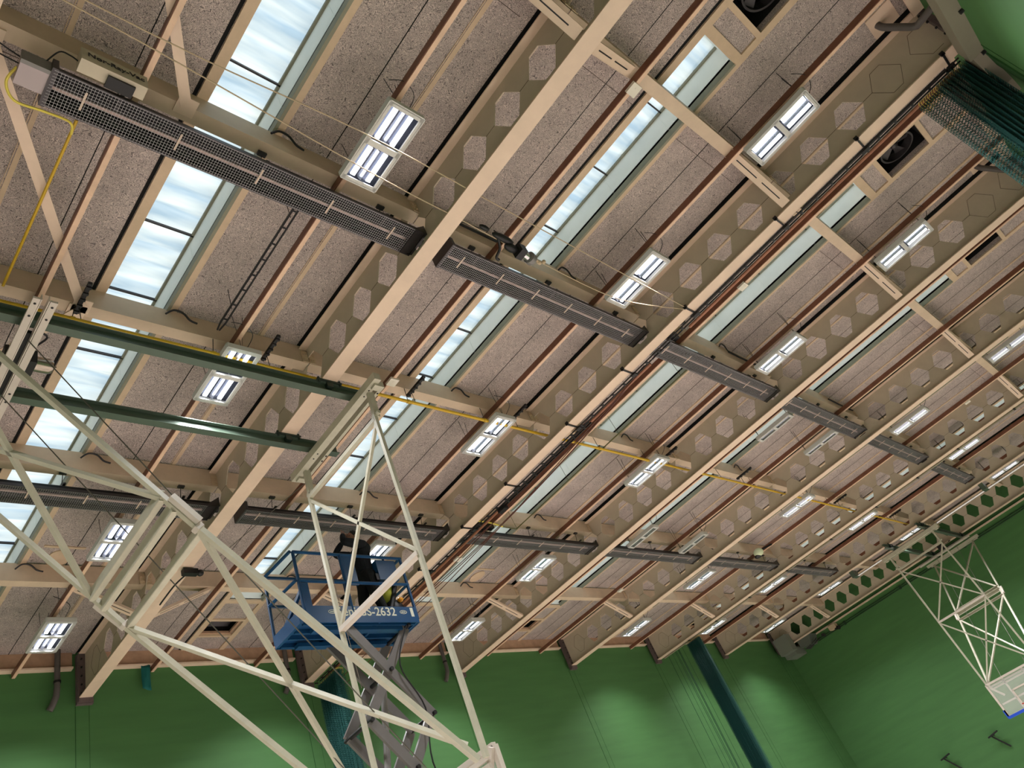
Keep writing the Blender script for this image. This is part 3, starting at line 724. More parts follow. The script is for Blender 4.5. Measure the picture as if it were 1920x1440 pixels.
for i, (a, b, d, lb) in enumerate([((xt + .32, 4.1, 7.3), (xt + .3, 10.2, 7.2), .12, 'brown cable drooping from the netting track, innermost'), ((xt + .42, 4.3, 7.35), (xt + .42, 11.5, 7.1), .16, 'brown cable drooping from the netting track, second'),
                                   ((xt + .5, 3.9, 7.45), (xt + .45, 12.4, 7.1), .2, 'brown cable drooping from the netting track, third'), ((xt + .56, 4.2, 7.5), (xt + .55, 15.3, 6.9), .15, 'brown cable drooping to the far wall, outermost'),
                                   ((xt + .62, 5.2, 7.6), (xt + .40, 15.4, 7.0), .1, 'thin brown cable drooping to the far wall below the platform')]):
    tag(MB().tube(sag(a, b, d, 14), .009, 5).build('cable', CABLE, None, a), lb, 'cable')
for x, lb in ((xt + .62, 'black pipe along the left edge of the third rooflight, upper'), (xt + .68, 'second thin black pipe along the third rooflight')):
    tag(MB().tube([(x, -2.2, 7.6), (x, 3.0, 7.6)], .012, 6).build('conduit', BLACK, None, (x, 0, 7.6)), lb, 'conduit')
# second black ladder section lower down
t = thing('ladder_track', 'second short black ladder track outside the netting track', 'curtain track', (xt + .3, 6, ZB - .02))
m = MB()
for x in (xt + .26, xt + .33): m.bar((x, 5.6, ZB - .03), (x, 8.3, ZB - .03), .02, .03)
m.build('rail', BLACK, t)
m = MB()
for i in range(9): m.box(xt + .26, xt + .33, 5.75 + i * .29, 5.78 + i * .29, ZB - .045, ZB - .02)
m.box(xt + .24, xt + .36, 8.2, 8.4, ZB - .12, ZB - .03); m.build('rung', BLACK, t)
for x, y0, y1, lb in ((xt + 1.9, 4.1, 6.3, 'yellow-green hanging gas pipe across the third rooflight, upper length'),):
    m = MB().tube([(x, 3.98, 7.65), (x, 9.42, 7.65), (x - .35, 9.48, 7.72)], .014, 7)
    for y in (4.2, 6.0, 7.6, 9.4): m.tube([(x, y, 7.65), (x - .1, y - .02, ZC)], .005, 4)
    tag(m.build('gas_pipe', mat('olive_pipe', (96, 92, 52), .5), None, (x, 6, 7.65)), 'thin olive pipe hanging under the third rooflight', 'pipe')
h = MB().tube(curve_pts([(xt + 1.55, 9.48, 7.72), (xt + 1.2, 9.47, 7.78), (xt + .8, 9.46, 7.78), (xt + .62, 9.45, 7.70)], 6), .018, 8)
tag(h.build('gas_hose', YEL2, None, (xt + 1, 9.7, 7.6)), 'short yellow hose at the far heater beside the netting track', 'hose')
m = MB().box(xt + .6, xt + 1.3, 9.5, 9.62, 7.68, 7.78); tag(m.build('burner_box', BLACK, None, (xt + .9, 9.56, 7.68)), 'small black burner box beside the netting track, far line', 'burner box')
m = MB().box(xt + .5, xt + .95, 3.48, 3.6, 7.66, 7.8); m.cyl((xt + .55, 3.4, 7.75), (xt + .8, 3.2, 7.75), .05)
tag(m.build('burner_box', BLACK, None, (xt + .7, 3.5, 7.68)), 'small black burner box beside the netting track, near line', 'burner box')
# dark netting-track under the fifth full beam
x5 = XB[6]
t = thing('netting_track', 'pale netting track clamped under the fifth full beam', 'curtain track', (x5 + .22, 6.6, ZB - .02))
MB().bar((x5 + .2, YN + .2, ZB + .0), (x5 + .2, YF - .3, ZB + .0), .09, .05).build('rail', mat('olive_track', (140, 132, 112), .5), t)
for y in (-.6, .93, 2.81, 4.25, 5.8, 7.62, 9.5, 11.2, 12.8, 14.16): MB().box(x5 + .1, x5 + .26, y - .03, y + .03, ZB - .03, ZB - .003).build('clamp', BLACK, t)

# ------------------------------------------------------------------ netting bundles
def net(name, label, x, y0, y1, z0, z1, folds, amp, splay=0., layers=3, cell=.045):
    t = thing(name, label, 'netting', (x, (y0 + y1) / 2, z1), 'green divider netting')
    for L in range(layers):
        m = MB(); m.uv = []; nu = folds * 8; nv = 14
        ph = random.random() * 6
        for j in range(nv + 1):
            f = j / nv; z = z1 + (z0 - z1) * f
            for i in range(nu + 1):
                u = i / nu
                y = y0 + (y1 - y0) * u + .02 * math.sin(9 * u + 3 * f + ph) * f
                xx = x + (amp * (.5 + .5 * f)) * math.sin(2 * math.pi * folds * u + ph + .6 * math.sin(3 * f + 5 * u)) + (L - layers / 2) * .05 + splay * f * (u - .5)
                m.v.append((xx, y, z)); m.uv.append((u * folds * 4 * amp / cell + (y1 - y0) * u / cell, (z1 - z) / cell))
        for j in range(nv):
            for i in range(nu):
                a = j * (nu + 1) + i; m.f.append((a, a + 1, a + nu + 2, a + nu + 1)); m.m.append(0)
        m.sm = True; m.build('net_layer', NETM, t)
    m = MB()
    for i in range(int((y1 - y0) / .035)):
        y = y0 + .02 + i * .035; m.tube([(x - .1, y, z1 + .02), (x, y + .01, z1 + .05), (x + .1, y, z1 + .02), (x + .08, y, z1 - .1)], .004, 4)
    m.build('net_cord', YEL2, t)
    return t
net('netting_bundle', 'dark teal netting gathered at the near wall, top right corner', xt + .32, YN + .12, YN + .62, FLOOR + .3, 7.2, 9, .13, .1, 5)
net('netting_sheet', 'open green netting beside the bundle in the top right corner', xt + .32, YN + .6, -1.55, FLOOR + .3, 7.2, 4, .06, .0, 2, .05)
net('netting_bundle', 'dark teal netting bundle hanging down the far wall below the lift', xt + .3, 14.7, 15.55, FLOOR + .2, 7.16, 9, .12, 0, 4)
net('netting_bundle', 'dark teal netting bundle hanging from the end of the fifth full beam', x5 + .25, 13.75, 14.35, FLOOR + .2, 7.2, 8, .13, .1, 4)
t = thing('hanging_cord', 'thin dark cords hanging beside the right netting bundle', 'cords', (x5 + .2, 15, 7.2))
for y, r in ((15.3, .008), (15.1, .006), (14.95, .008), (14.9, .008), (14.8, .012), (14.76, .01), (14.6, .006)): MB().tube([(x5 + .2, y, 7.22), (x5 + .2, y + .1, FLOOR)], r, 5).build('cord', mat('cord_green', (24, 66, 46), .8) if 'cord_green' not in bpy.data.materials else bpy.data.materials['cord_green'], t)

# ------------------------------------------------------------------ hoist ropes with pulley
for (pts, lb) in (([(-1.2, 2.95, 7.3), (.9, 2.87, 7.3), (4.12, 3.06, 7.3), (5.4, 3.1, 7.3), (6.65, 3.15, 7.3)], 'pale winch rope ending at the black hoist near the second rooflight'),
                  ([(-1.2, 2.75, 7.32), (1.6, 2.79, 7.32), (3.79, 2.69, 7.32), (6.2, 2.72, 7.3), (10.2, 2.78, 7.3)], 'upper pale winch rope running to the netting track'),
                  ([(6.9, 3.15, 7.28), (8.7, 3.14, 7.26), (10.2, 2.8, 7.28)], 'pale winch rope from the black hoist to the netting track')):
    tag(MB().tube(curve_pts(pts, 5), .007, 6).build('rope', ROPE, None, pts[0]), lb, 'rope')
t = thing('rope_hoist', 'black rope hoist with chrome cylinder hanging near the second rooflight', 'hoist', (6.3, 3.1, 7.25))
m = MB(); m.ell((5.83, 3.06, 7.3), (.09, .035, .035)); m.ell((6.18, 3.08, 7.3), (.20, .05, .05)); m.ell((6.38, 3.14, 7.26), (.14, .06, .05)); m.tube(curve_pts([(6.1, 3.1, 7.28), (6.2, 3.2, 7.24), (6.22, 3.32, 7.2), (6.28, 3.34, 7.2)], 5), .02, 7)
m.box(6.45, 6.56, 3.04, 3.2, 7.16, 7.3); m.build('body', BLACK, t)
m = MB(); m.cyl((6.55, 3.12, 7.22), (6.68, 3.14, 7.22), .055, 16); m.build('chrome_cylinder', ALU, t)
m = MB(); m.cyl((6.68, 3.13, 7.22), (6.76, 3.15, 7.22), .085, 18); m.build('sheave', GREY, t)
m = MB(); m.tube([(6.76, 3.13, 7.25), (6.9, 3.14, 7.25)], .014, 6); m.ell((6.92, 3.15, 7.25), (.05, .03, .03)); m.ell((6.98, 3.11, 7.25), (.03, .03, .03)); m.build('toggle', ROPE, t)
m = MB(); m.tube([(6.5, 3.12, 7.3), (6.5, 3.3, ZP)], .01, 5); m.tube([(5.9, 3.1, 7.34), (5.9, 3.4, ZP)], .006, 5); m.build('hanger', DGREY, t)

# ------------------------------------------------------------------ green rails, basketball rigs
def rail(x0, x1, y, beams, label):
    z = 7.09; t = thing('green_rail', label, 'rail', (x0, y, z), 'green steel rails carrying the basketball goals')
    m = MB(); m.box(x0, x1, y - .055, y + .055, z, z + .012); m.box(x0, x1, y - .055, y + .055, z + .15, z + .162); m.box(x0, x1, y - .004, y + .004, z + .012, z + .15)
    m.build('rail_section', GREENR, t)
    for xb in beams:
        c = MB(); c.box(xb - .2, xb + .2, y - .08, y + .08, z + .163, z + .189)
        for sx in (-.17, .17):
            for sy in (-.06, .06): c.cyl((xb + sx, y + sy, z + .13), (xb + sx, y + sy, z + .22), .02, 6)
        c.box(xb - .05, xb + .05, y - .07, y + .07, z + .08, z + .165)
        c.build('clamp', GREEND, t)
    return t
Y1, Y2 = 5.91, 7.72
rail(-5.4, 6.13, 6.24, (XB[1], XB[2]), 'upper green rail clamped under the first full beam'); rail(-5.4, 6.2, 7.44, (XB[1], XB[2]), 'lower green rail carrying the near goal rig')
rail(29.5, 35.6, 6.05, (XB[7], XB[8]), 'green rail nearer the camera wall carrying the far goal'); rail(29.4, 35.55, 7.42, (XB[7], XB[8]), 'green rail with a bright glint carrying the far goal')

def goal(xf, d, label, det):
    t = thing('basketball_goal', label, 'basketball goal', (xf, (Y1 + Y2) / 2, .9), 'ceiling hung basketball goals')
    ym = (Y1 + Y2) / 2
    # front hanger frame
    m = MB(); m.bar((xf, 5.62, 6.97), (xf, 8.0, 6.97), .11, .12); m.bar((xf + .14, 5.72, 6.94), (xf + .14, 7.9, 6.94), .05, .09); m.bar((xf + .07, 5.7, 6.92), (xf + .07, 5.8, 6.92), .16, .1); m.bar((xf + .07, 7.85, 6.92), (xf + .07, 7.95, 6.92), .16, .1)
    m.build('top_bar', RIG, t)
    m = MB()
    for y in (5.72, 5.86, 5.99, 7.3, 7.42): m.cyl((xf, y, 6.905), (xf, y, 6.93), .013, 6); m.cyl((xf + .14, y, 6.885), (xf + .14, y, 6.91), .013, 6)
    m.build('bolt', BLACK, t)
    for y in (Y1, Y2):
        m = MB(); m.bar((xf + .05, y, 6.93), (xf + .03, y, 6.46), .09, .06, (0, 1, 0)); m.cyl((xf + .03, y - .08, 6.5), (xf + .03, y + .08, 6.5), .03, 10); m.build('hanger_plate', RIG, t)
    for y in (Y1, Y2): MB().bar((xf, y, 6.5), (xf, y, 1.86), .052, .052, (0, 1, 0)).build('front_leg', RIG, t)
    m = MB(); m.bar((xf, Y1, 6.42), (xf, Y2, 6.42), .06, .06); m.build('crossbar', RIG, t)
    m = MB(); m.bar((xf, Y1, 4.28), (xf, Y2, 4.28), .09, .06); m.build('crossbar', WHITE, t)
    for p, q in (((xf, Y1, 6.36), (xf, Y2, 4.30)), ((xf, Y2, 6.36), (xf, Y1, 4.30)), ((xf, Y1, 4.25), (xf, Y2, 1.95)), ((xf, Y2, 4.25), (xf, Y1, 1.95))):
        if p[2] < 5 and d < 0: continue
        MB().bar(p, q, .042, .042, (1, 0, 0)).build('front_brace', RIG, t)
    # rear legs with telescopic sleeve
    xr = xf + 5.1 * d; mid = xf + 2.67 * d; zm = 4.36
    for y in (Y1, Y2):
        MB().bar((xr, y, 6.9), (mid, y, zm), .05, .055, (0, 1, 0)).build('rear_leg', RIG, t)
        MB().bar((mid, y, zm), (xf + .12 * d, y, 1.85), .06, .06, (0, 1, 0)).build('rear_leg', RIG, t)
        sl = MB(); dv = Vector((xf - xr, 0, 1.85 - 6.9)).normalized(); c = Vector((mid, y - .0, zm)); up = Vector((0, 0, 1))
        sl.bar(c - dv * .38 + Vector((0, -.07 if y == Y1 else .07, .03)), c - dv * .02 + Vector((0, -.06 if y == Y1 else .06, .03)), .06, .065, (0, 1, 0)); sl.bar(c - dv * .04, c + dv * .01, .085, .09, (0, 1, 0))
        sl.build('sleeve', WHITE, t)
    m = MB(); m.bar((xr, 5.6, 6.97), (xr, 8.0, 6.97), .11, .1); m.bar((xr + .14 * d, 5.7, 6.94), (xr + .14 * d, 7.9, 6.94), .05, .09); m.build('top_bar', RIG, t)
    # box cross member between the rear legs: channels
    dv = Vector((xf - xr, 0, 1.85 - 6.9)).normalized()
    c = Vector((mid, 0, zm))
    for off, wdt, mt in ((0, .08, RIG), (-.50, .12, RIG), (-.34, .13, RIG)):
        p = c + dv * off; h_ = wdt / 2
        m = MB(); m.bar((p.x, Y1, p.z), (p.x, Y2, p.z), .008, wdt)
        m.bar((p.x + .03 * -d, Y1, p.z - h_), (p.x + .03 * -d, Y2, p.z - h_), .06, .008); m.bar((p.x + .03 * -d, Y1, p.z + h_), (p.x + .03 * -d, Y2, p.z + h_), .06, .008)
        m.build('box_channel', mt, t)
    hi = c - dv * .45
    for p, q in (((xr, Y1, 6.85), (hi.x, Y2, hi.z)), ((xr, Y2, 6.85), (hi.x, Y1, hi.z)), ((mid, Y1, zm), (xf + .2 * d, Y2, 2.0)), ((mid, Y2, zm), (xf + .2 * d, Y1, 2.0))):
        MB().bar(p, q, .05, .05, (0, 1, 0)).build('rear_brace', RIG, t)
    # winch beam between the rails with motor
    xw = xf + 4.15 * d
    m = MB(); m.bar((xw, 5.75, 6.95), (xw, 8.05, 6.95), .07, .03); m.bar((xw + .16, 5.75, 6.95), (xw + .16, 8.05, 6.95), .07, .03); m.bar((xw + .045, 5.75, 6.98), (xw + .045, 8.05, 6.98), .01, .08); m.bar((xw + .115, 5.75, 6.98), (xw + .115, 8.05, 6.98), .01, .08)
    m.build('winch_beam', WHITE, t)
    m = MB()
    for y in (5.82, 6.0, 7.2, 7.34): m.cyl((xw, y, 6.93), (xw, y, 6.94), .014, 6); m.cyl((xw + .16, y, 6.93), (xw + .16, y, 6.94), .014, 6)
    m.build('bolt_hole', BLACK, t)
    m = MB(); m.box(xw - .02, xw + .30, 6.75, 6.98, 7.05, 7.24); m.box(xw + .05, xw + .14, 6.3, 7.3, 7.0, 7.05); m.build('gearbox', BLACK, t)
    m = MB(); m.tube([(xw + .30, 6.86, 7.14), (xw + .44, 6.86, 7.14), (xw + .48, 6.86, 7.14)], [.09, .09, .07], 16); m.cyl((xw + .48, 6.86, 7.14), (xw + .52, 6.86, 7.14), .018, 8); m.build('motor', mat('motor_steel', (170, 158, 146), .25, metal=.8) if 'motor_steel' not in bpy.data.materials else bpy.data.materials['motor_steel'], t)
    m = MB(); m.tube(curve_pts([(xw + .1, 6.5, 7.2), (xw + .2, 6.45, 7.22), (xw + .32, 6.5, 7.22), (xw + .22, 6.7, 7.2)], 4), .012, 6); m.build('motor_cable', BLACK, t)
    # ropes from the winch to the frame
    for y in (Y1 + .45, Y2 - .45):
        MB().tube([(xw + .1, y, 6.95), (xf + .4 * d, y, 2.0)], .007, 5).build('lifting_rope', STEELW, t)
    # backboard
    xbk = xf - .16 * d; zt_, zb_ = 1.97, .92
    m = MB()
    for (p, q) in (((xbk, ym - .9, zt_), (xbk, ym + .9, zt_)), ((xbk, ym - .9, zb_), (xbk, ym + .9, zb_)), ((xbk, ym - .9, zt_), (xbk, ym - .9, zb_)), ((xbk, ym + .9, zt_), (xbk, ym + .9, zb_))): m.bar(p, q, .06, .06, (1, 0, 0))
    for p, q in (((xbk + .08 * d, ym - .85, 1.80), (xbk + .08 * d, ym + .85, 1.80)), ((xbk + .08 * d, ym - .85, 1.3), (xbk + .08 * d, ym + .85, 1.3)), ((xbk + .08 * d, ym - .35, 1.95), (xbk + .08 * d, ym - .35, .95)), ((xbk + .08 * d, ym + .35, 1.95), (xbk + .08 * d, ym + .35, .95)), ((xbk + .08 * d, ym - .85, 1.88), (xbk + .08 * d, ym + .85, 1.88))): m.bar(p, q, .05, .04, (1, 0, 0))
    m.bar((xbk + .05 * d, Y1, 1.95), (xbk + .05 * d, ym - .6, 1.5), .06, .05, (1, 0, 0)); m.bar((xbk + .05 * d, Y2, 1.95), (xbk + .05 * d, ym + .6, 1.5), .06, .05, (1, 0, 0))
    m.build('backboard_frame', WHITE, t)
    MB().box(xbk - .012 * d if d > 0 else xbk, xbk if d > 0 else xbk + .012, ym - .87, ym + .87, zb_ + .03, zt_ - .03).build('backboard_panel', ACRYL, t)
    sq = MB()
    for p, q in (((-.295, 1.07), (.295, 1.07)), ((-.295, 1.52), (.295, 1.52)), ((-.295, 1.07), (-.295, 1.52)), ((.295, 1.07), (.295, 1.52))): sq.bar((xbk - .02 * d, ym + p[0], p[1]), (xbk - .02 * d, ym + q[0], q[1]), .05, .004, (1, 0, 0))
    sq.build('target_square', WHITE, t)
    pd = MB(); pd.bar((xbk, ym - .93, zb_ - .02), (xbk, ym + .93, zb_ - .02), .08, .08)
    for s in (-1, 1): pd.bar((xbk, ym + s * .92, zb_ - .04), (xbk, ym + s * .92, zb_ + .22), .08, .06, (1, 0, 0))
    pd.build('edge_padding', BLUEP, t)
    rg = MB(); n = 20
    for i in range(n):
        a0, a1 = 2 * math.pi * i / n, 2 * math.pi * (i + 1) / n
        rg.bar((xbk - d * (.4 + .225 * math.cos(a0)), ym + .225 * math.sin(a0), 1.05), (xbk - d * (.4 + .225 * math.cos(a1)), ym + .225 * math.sin(a1), 1.05), .02, .02)
    rg.bar((xbk, ym, 1.05), (xbk - .18 * d, ym, 1.05), .12, .03); rg.build('hoop', REDM, t)
    return t
goal(5.72, -1, 'large off-white basketball goal frame hanging in front of the blue lift', True)
goal(30.24, 1, 'off-white basketball goal frame with clear backboard at the right wall', False)
# aluminium pole by the sixth beam
t = thing('aluminium_pole', 'bright aluminium pole pair slung along the sixth full beam', 'pole', (30.1, 6, 7.15))
m = MB(); m.tube([(30.32, 1.2, 7.06), (30.32, 9.3, 7.06)], .022, 10); m.tube([(30.42, 1.0, 7.06), (30.42, 9.2, 7.06)], .018, 10); m.build('pole', ALU, t)
for y in (3.6, 9.2): MB().box(30.1, 30.5, y - .08, y + .08, 7.03, 7.279).build('clamp', GREENR, t)

# ------------------------------------------------------------------ rainwater pipes at the walls
def pipe_far(x, label):
    t = thing('rainwater_pipe', label, 'pipe', (x, YF - .2, 7.1), 'grey rainwater pipes')
    MB().tube([(x, YF - .18, ZC), (x, YF - .16, 7.5)], .055, 12).build('down_pipe', PVC, t)
    MB().tube([(x, YF - .16, 7.52), (x - .01, YF - .15, 7.36), (x - .06, YF - .10, 7.2), (x - .1, YF - .07, 7.12)], .06, 12).build('elbow', PVC, t)
    MB().cyl((x, YF - .165, 7.62), (x, YF - .165, 7.66), .068).build('collar', BLACK, t)
    return t
pf = pipe_far(XB[2] - .5, 'grey rainwater pipe left of the first full beam at the far wall')
for k in (3, 4): dup(pf, (XB[k] - .48, YF - .2, 7.1), 'grey rainwater pipe left of the %s full beam at the far wall' % ORD[k - 2])
def pipe_near(x, label):
    t = thing('rainwater_pipe', label, 'pipe', (x, -2.1, 7.6), 'grey rainwater pipes')
    MB().box(x - .28, x + .17, -2.27, -1.87, ZC - .02, ZC).build('ceiling_plate', CREAM, t)
    MB().tube(curve_pts([(x - .05, -1.98, ZC), (x - .05, -2.0, 8.18), (x - .02, -2.1, 8.02), (x, -2.2, 7.85)], 5) + [Vector((x, -2.25, 7.8)), Vector((x - .25, -2.47, 7.64))], .052, 12).build('down_pipe', PVC, t)
    return t
pn = pipe_near(XB[3] - .32, 'grey elbowed rainwater pipe at the near wall, second bay')
for k in (4, 5, 6, 7): dup(pn, (XB[k] - .32, -2.1, 7.6), 'grey elbowed rainwater pipe at the near wall, %s' % BAYN[k - 1])
# grey box rail on the near wall
t = thing('wall_rail', 'grey box rail fixed along the near wall, ending at the netting', 'rail', (6, YN + .1, 7.0))
MB().box(XW + .3, 10.28, YN, YN + .2, 6.95, 7.2).build('box_section', mat('grey_rail', (134, 128, 112), .5, var=.05), t)
m = MB().prism([(0, 0), (.3, 0), (.62, -.5), (.62, -.72), (.42, -.62), (0, -.25)], (10.28, YN + .002, 7.2), (1, 0, 0), (0, 0, 1), (0, 1, 0), .16); m.build('end_spout', mat('grey_rail2', (134, 124, 110), .5), t)
m = MB()
for x in range(-4, 11, 1): m.cyl((x + .3, YN, 6.93), (x + .3, YN + .05, 6.93), .03, 8)
m.build('bolt', BLACK, t)

# ------------------------------------------------------------------ air unit in the far right corner
t = thing('air_heater_unit', 'grey ducted unit in the corner where the green walls meet', 'heater unit', (35.3, 15.2, 7.0))
m = MB(); m.box(34.4, 34.86, 14.75, 15.45, 6.95, 7.7); m.box(34.86, 35.9, 14.9, 15.5, 6.8, 7.15); m.build('case', mat('unit_grey', (120, 124, 114), .5), t)
m = MB(); m._add([(35.12, 14.0, 7.3), (35.9, 14.0, 7.3), (35.9, 14.7, 7.7), (35.12, 14.7, 7.7), (35.12, 14.2, 6.9), (35.9, 14.2, 6.9), (35.9, 14.7, 6.95), (35.12, 14.7, 6.95)], [(0, 1, 2, 3), (7, 6, 5, 4), (0, 4, 5, 1), (1, 5, 6, 2), (2, 6, 7, 3), (3, 7, 4, 0)]); m.build('duct_outlet', mat('unit_hood', (92, 98, 90), .5), t)
m = MB()
for i in range(6): m.tube([(35.2 + i * .12, 13.9, 6.95 + .05 * (i % 3)), (35.3 + i * .1, 14.6, 6.85)], .02, 5)
m.cyl((35.7, 13.7, 7.05), (35.9, 13.7, 7.05), .07); m.build('pipework', DGREY, t)
t = thing('alarm_bell', 'small pale horn unit at the end of the wall conduits', 'speaker', (35.85, 12.9, 7.0))
m = MB(); m.box(35.7, 36, 12.95, 13.3, 7.02, 7.22); m.build('case', CREAM2, t)
m = MB(); m.cyl((35.75, 12.85, 6.95), (35.85, 13.05, 7.05), .08); m.build('horn', BLACK, t)
# brackets on the right wall
for y, z, lb in ((10.1, .5, 'black bent bracket on the right green wall, upper'), (12.2, .55, 'black bent bracket on the right green wall, lower left')):
    m = MB(); m.bar((XE - .25, y + .22, z + .30), (XE - .25, y - .22, z + .38), .09, .05); m.bar((XE - .25, y + .1, z + .32), (XE - .05, y - .25, z - .25), .05, .05); m.bar((XE - .25, y + .05, z + .32), (XE, y + .05, z + .32), .05, .05)
    tag(m.build('wall_bracket', BLACK, None, (XE, y, z)), lb, 'bracket')
# camera-dome unit
t = thing('round_sensor', 'round pale green sensor unit hanging beside the far heater, fifth bay', 'sensor', (23.4, 9.35, 7.7))
m = MB(); m.ell((23.4, 9.28, 7.72), (.17, .17, .13), 16, 10); m.build('dome', mat('pale_green_plastic', (206, 214, 178), .5), t)
m = MB(); m.ell((23.4, 9.36, 7.62), (.14, .12, .06)); m.bar((23.6, 9.2, 7.8), (24.0, 8.8, 7.85), .05, .05); m.build('bracket', BLACK, t)
# teal cloth
m = MB()
n = 8
for j in range(n + 1):
    for i in range(5): m.v.append((6.46 + i * .045, YF - .12 + .02 * math.sin(i * 1.4 + j * .5), 7.935 - j * .064 - (.012 * i if j == n else 0)))
for j in range(n):
    for i in range(4): a = j * 5 + i; m.f.append((a, a + 1, a + 6, a + 5)); m.m.append(0)
m.sm = True
o = tag(m.build('cloth_strip', TAPE, None, (6.54, YF - .1, 7.86)), 'small teal cloth strip hanging from the trim at the far wall', 'cloth')
md = o.modifiers.new('s', 'SOLIDIFY'); md.thickness = .006
# camera like object on a bar at lower left
t = thing('rope_pulley', 'small black pulley on the rope by the first full beam, lower left', 'pulley', (5.45, 11.0, 7.2))
m = MB(); m.box(5.3, 5.55, 10.95, 11.06, 7.16, 7.26); m.ell((5.6, 11.0, 7.2), (.06, .06, .06)); m.tube(curve_pts([(5.38, 11.0, 7.18), (5.3, 11.3, 7.15), (5.26, 11.7, 7.1), (5.28, 11.9, 7.12)], 5), .014, 6); m.build('block', BLACK, t)
tag(MB().tube([(5.6, 11.0, 7.2), (5.9, 7.9, 6.9)], .006, 5).build('rope', STEELW, None, (5.6, 11, 7.2)), 'thin grey rope from the pulley up to the lower green rail end', 'rope')
tag(MB().tube([(5.75, 7.74, 6.86), (7.0, 9.3, 4.2)], .006, 5).build('rope', STEELW, None, (6, 8, 6.8)), 'thin grey rope hanging past the person on the lift', 'rope')

# ------------------------------------------------------------------ scissor lift
LX0, LX1, LY0, LY1, LZ = 6.02, 8.22, 9.02, 9.78, 5.18
t = thing('scissor_lift', 'blue scissor lift raised on grey arms with a person in its basket', 'scissor lift', (7.2, 9.4, FLOOR))
m = MB(); m.box(LX0, LX1, LY0, LY1, LZ, LZ + .05)
for y in (LY0 + .04, LY0 + .28, LY1 - .3, LY1 - .06): m.box(LX0 + .05, LX1 - .05, y, y + .03, LZ - .07, LZ)
for x in (LX0, LX0 + .7, LX0 + 1.4, LX1 - .04): m.box(x, x + .04, LY0, LY1, LZ - .05, LZ)
m.box(LX0 + .25, LX1 - .3, LY0 + .08, LY0 + .2, LZ - .13, LZ - .07); m.box(LX0 + .25, LX1 - .3, LY1 - .2, LY1 - .08, LZ - .13, LZ - .07)
m.build('platform_deck', BLUE, t)
tb_ = MB(); zt_ = LZ + .22
tb_.box(LX0 + .12, LX1, LY0 - .02, LY0, LZ - .06, zt_); tb_.box(LX0, LX1, LY1, LY1 + .02, LZ - .06, LZ + .16); tb_.box(LX0 - .02, LX0, LY0, LY1, LZ - .06, LZ + .14); tb_.box(LX1, LX1 + .02, LY0, LY1, LZ - .06, LZ + .14)
tb_.build('toe_board', BLUE, t)
RZ = 6.36; ZMID = LZ + .66
gr = MB(); r = .027
def rl(p, q): gr.tube([p, q], r, 8)
for z in (RZ, ZMID):
    rl((LX0 + .1, LY0, z), (LX1 + .02, LY0, z)); rl((LX0, LY1, z), (LX1, LY1, z)); rl((LX0 + .05, LY0, z), (LX0, LY1, z)); rl((LX1, LY0, z), (LX1, LY1, z))
for x, y in ((LX0 + .1, LY0), (LX0 + .95, LY0), (LX1, LY0), (LX0, LY1), (LX0 + .75, LY1), (LX0 + 1.5, LY1), (LX1, LY1)): rl((x, y, LZ), (x, y, RZ))
gr.build('guard_rail', BLUE, t)
MB().box(LX0 + .96, LX0 + 1.2, LY0 - .01, LY0 + .02, LZ + .62, RZ).build('gate_panel', BLUE, t)
m = MB(); m.box(LX0 + .08, LX0 + .24, LY0 - .015, LY0 + .02, LZ - .05, LZ + .62); m.bar((LX0 + .02, LY0 + .5, LZ + .1), (LX0 + .12, LY0 + .02, LZ + .5), .05, .05); m.build('gate_post', BLUE, t)
m = MB(); m.box(LX1 - .52, LX1 - .12, LY0 + .02, LY0 + .14, RZ - .42, RZ - .04); m.cyl((LX1 - .3, LY0 + .08, RZ - .04), (LX1 - .3, LY0 + .08, RZ + .06), .02); m.build('control_box', BLUE, t)
m = MB(); m.box(LX1 - .58, LX1 - .5, LY0 + .03, LY0 + .12, RZ - .42, RZ - .3); m.build('control_handle', BLACK, t)
# markings on the toe board (side facing the camera)
rm = Matrix(((1, 0, 0, 0), (0, 0, -1, LY0 - .0215), (0, 1, 0, LZ + .09), (0, 0, 0, 1)))
rm.translation = Vector((LX0 + .84, LY0 - .0215, LZ + .12)); text('maker_lettering', 'Genie', .22, rm, LABEL, t)
rm2 = rm.copy(); rm2.translation = Vector((LX0 + 1.40, LY0 - .0215, LZ + .12)); text('model_lettering', 'GS-2632', .21, rm2, LABEL, t)
m = MB()
for x in (LX0 + .56, LX1 - .28):
    n = 16
    for i in range(n):
        a0, a1 = 2 * math.pi * i / n, 2 * math.pi * (i + 1) / n
        m.bar((x + .07 * math.cos(a0), LY0 - .022, LZ + .12 + .03 * math.sin(a0)), (x + .07 * math.cos(a1), LY0 - .022, LZ + .12 + .03 * math.sin(a1)), .008, .004, (0, 1, 0))
    m.box(x - .04, x + .04, LY0 - .024, LY0 - .02, LZ + .112, LZ + .128)
m.box(LX1 - .13, LX1 - .07, LY0 - .024, LY0 - .02, LZ + .04, LZ + .2)
m.build('sticker', LABEL, t)
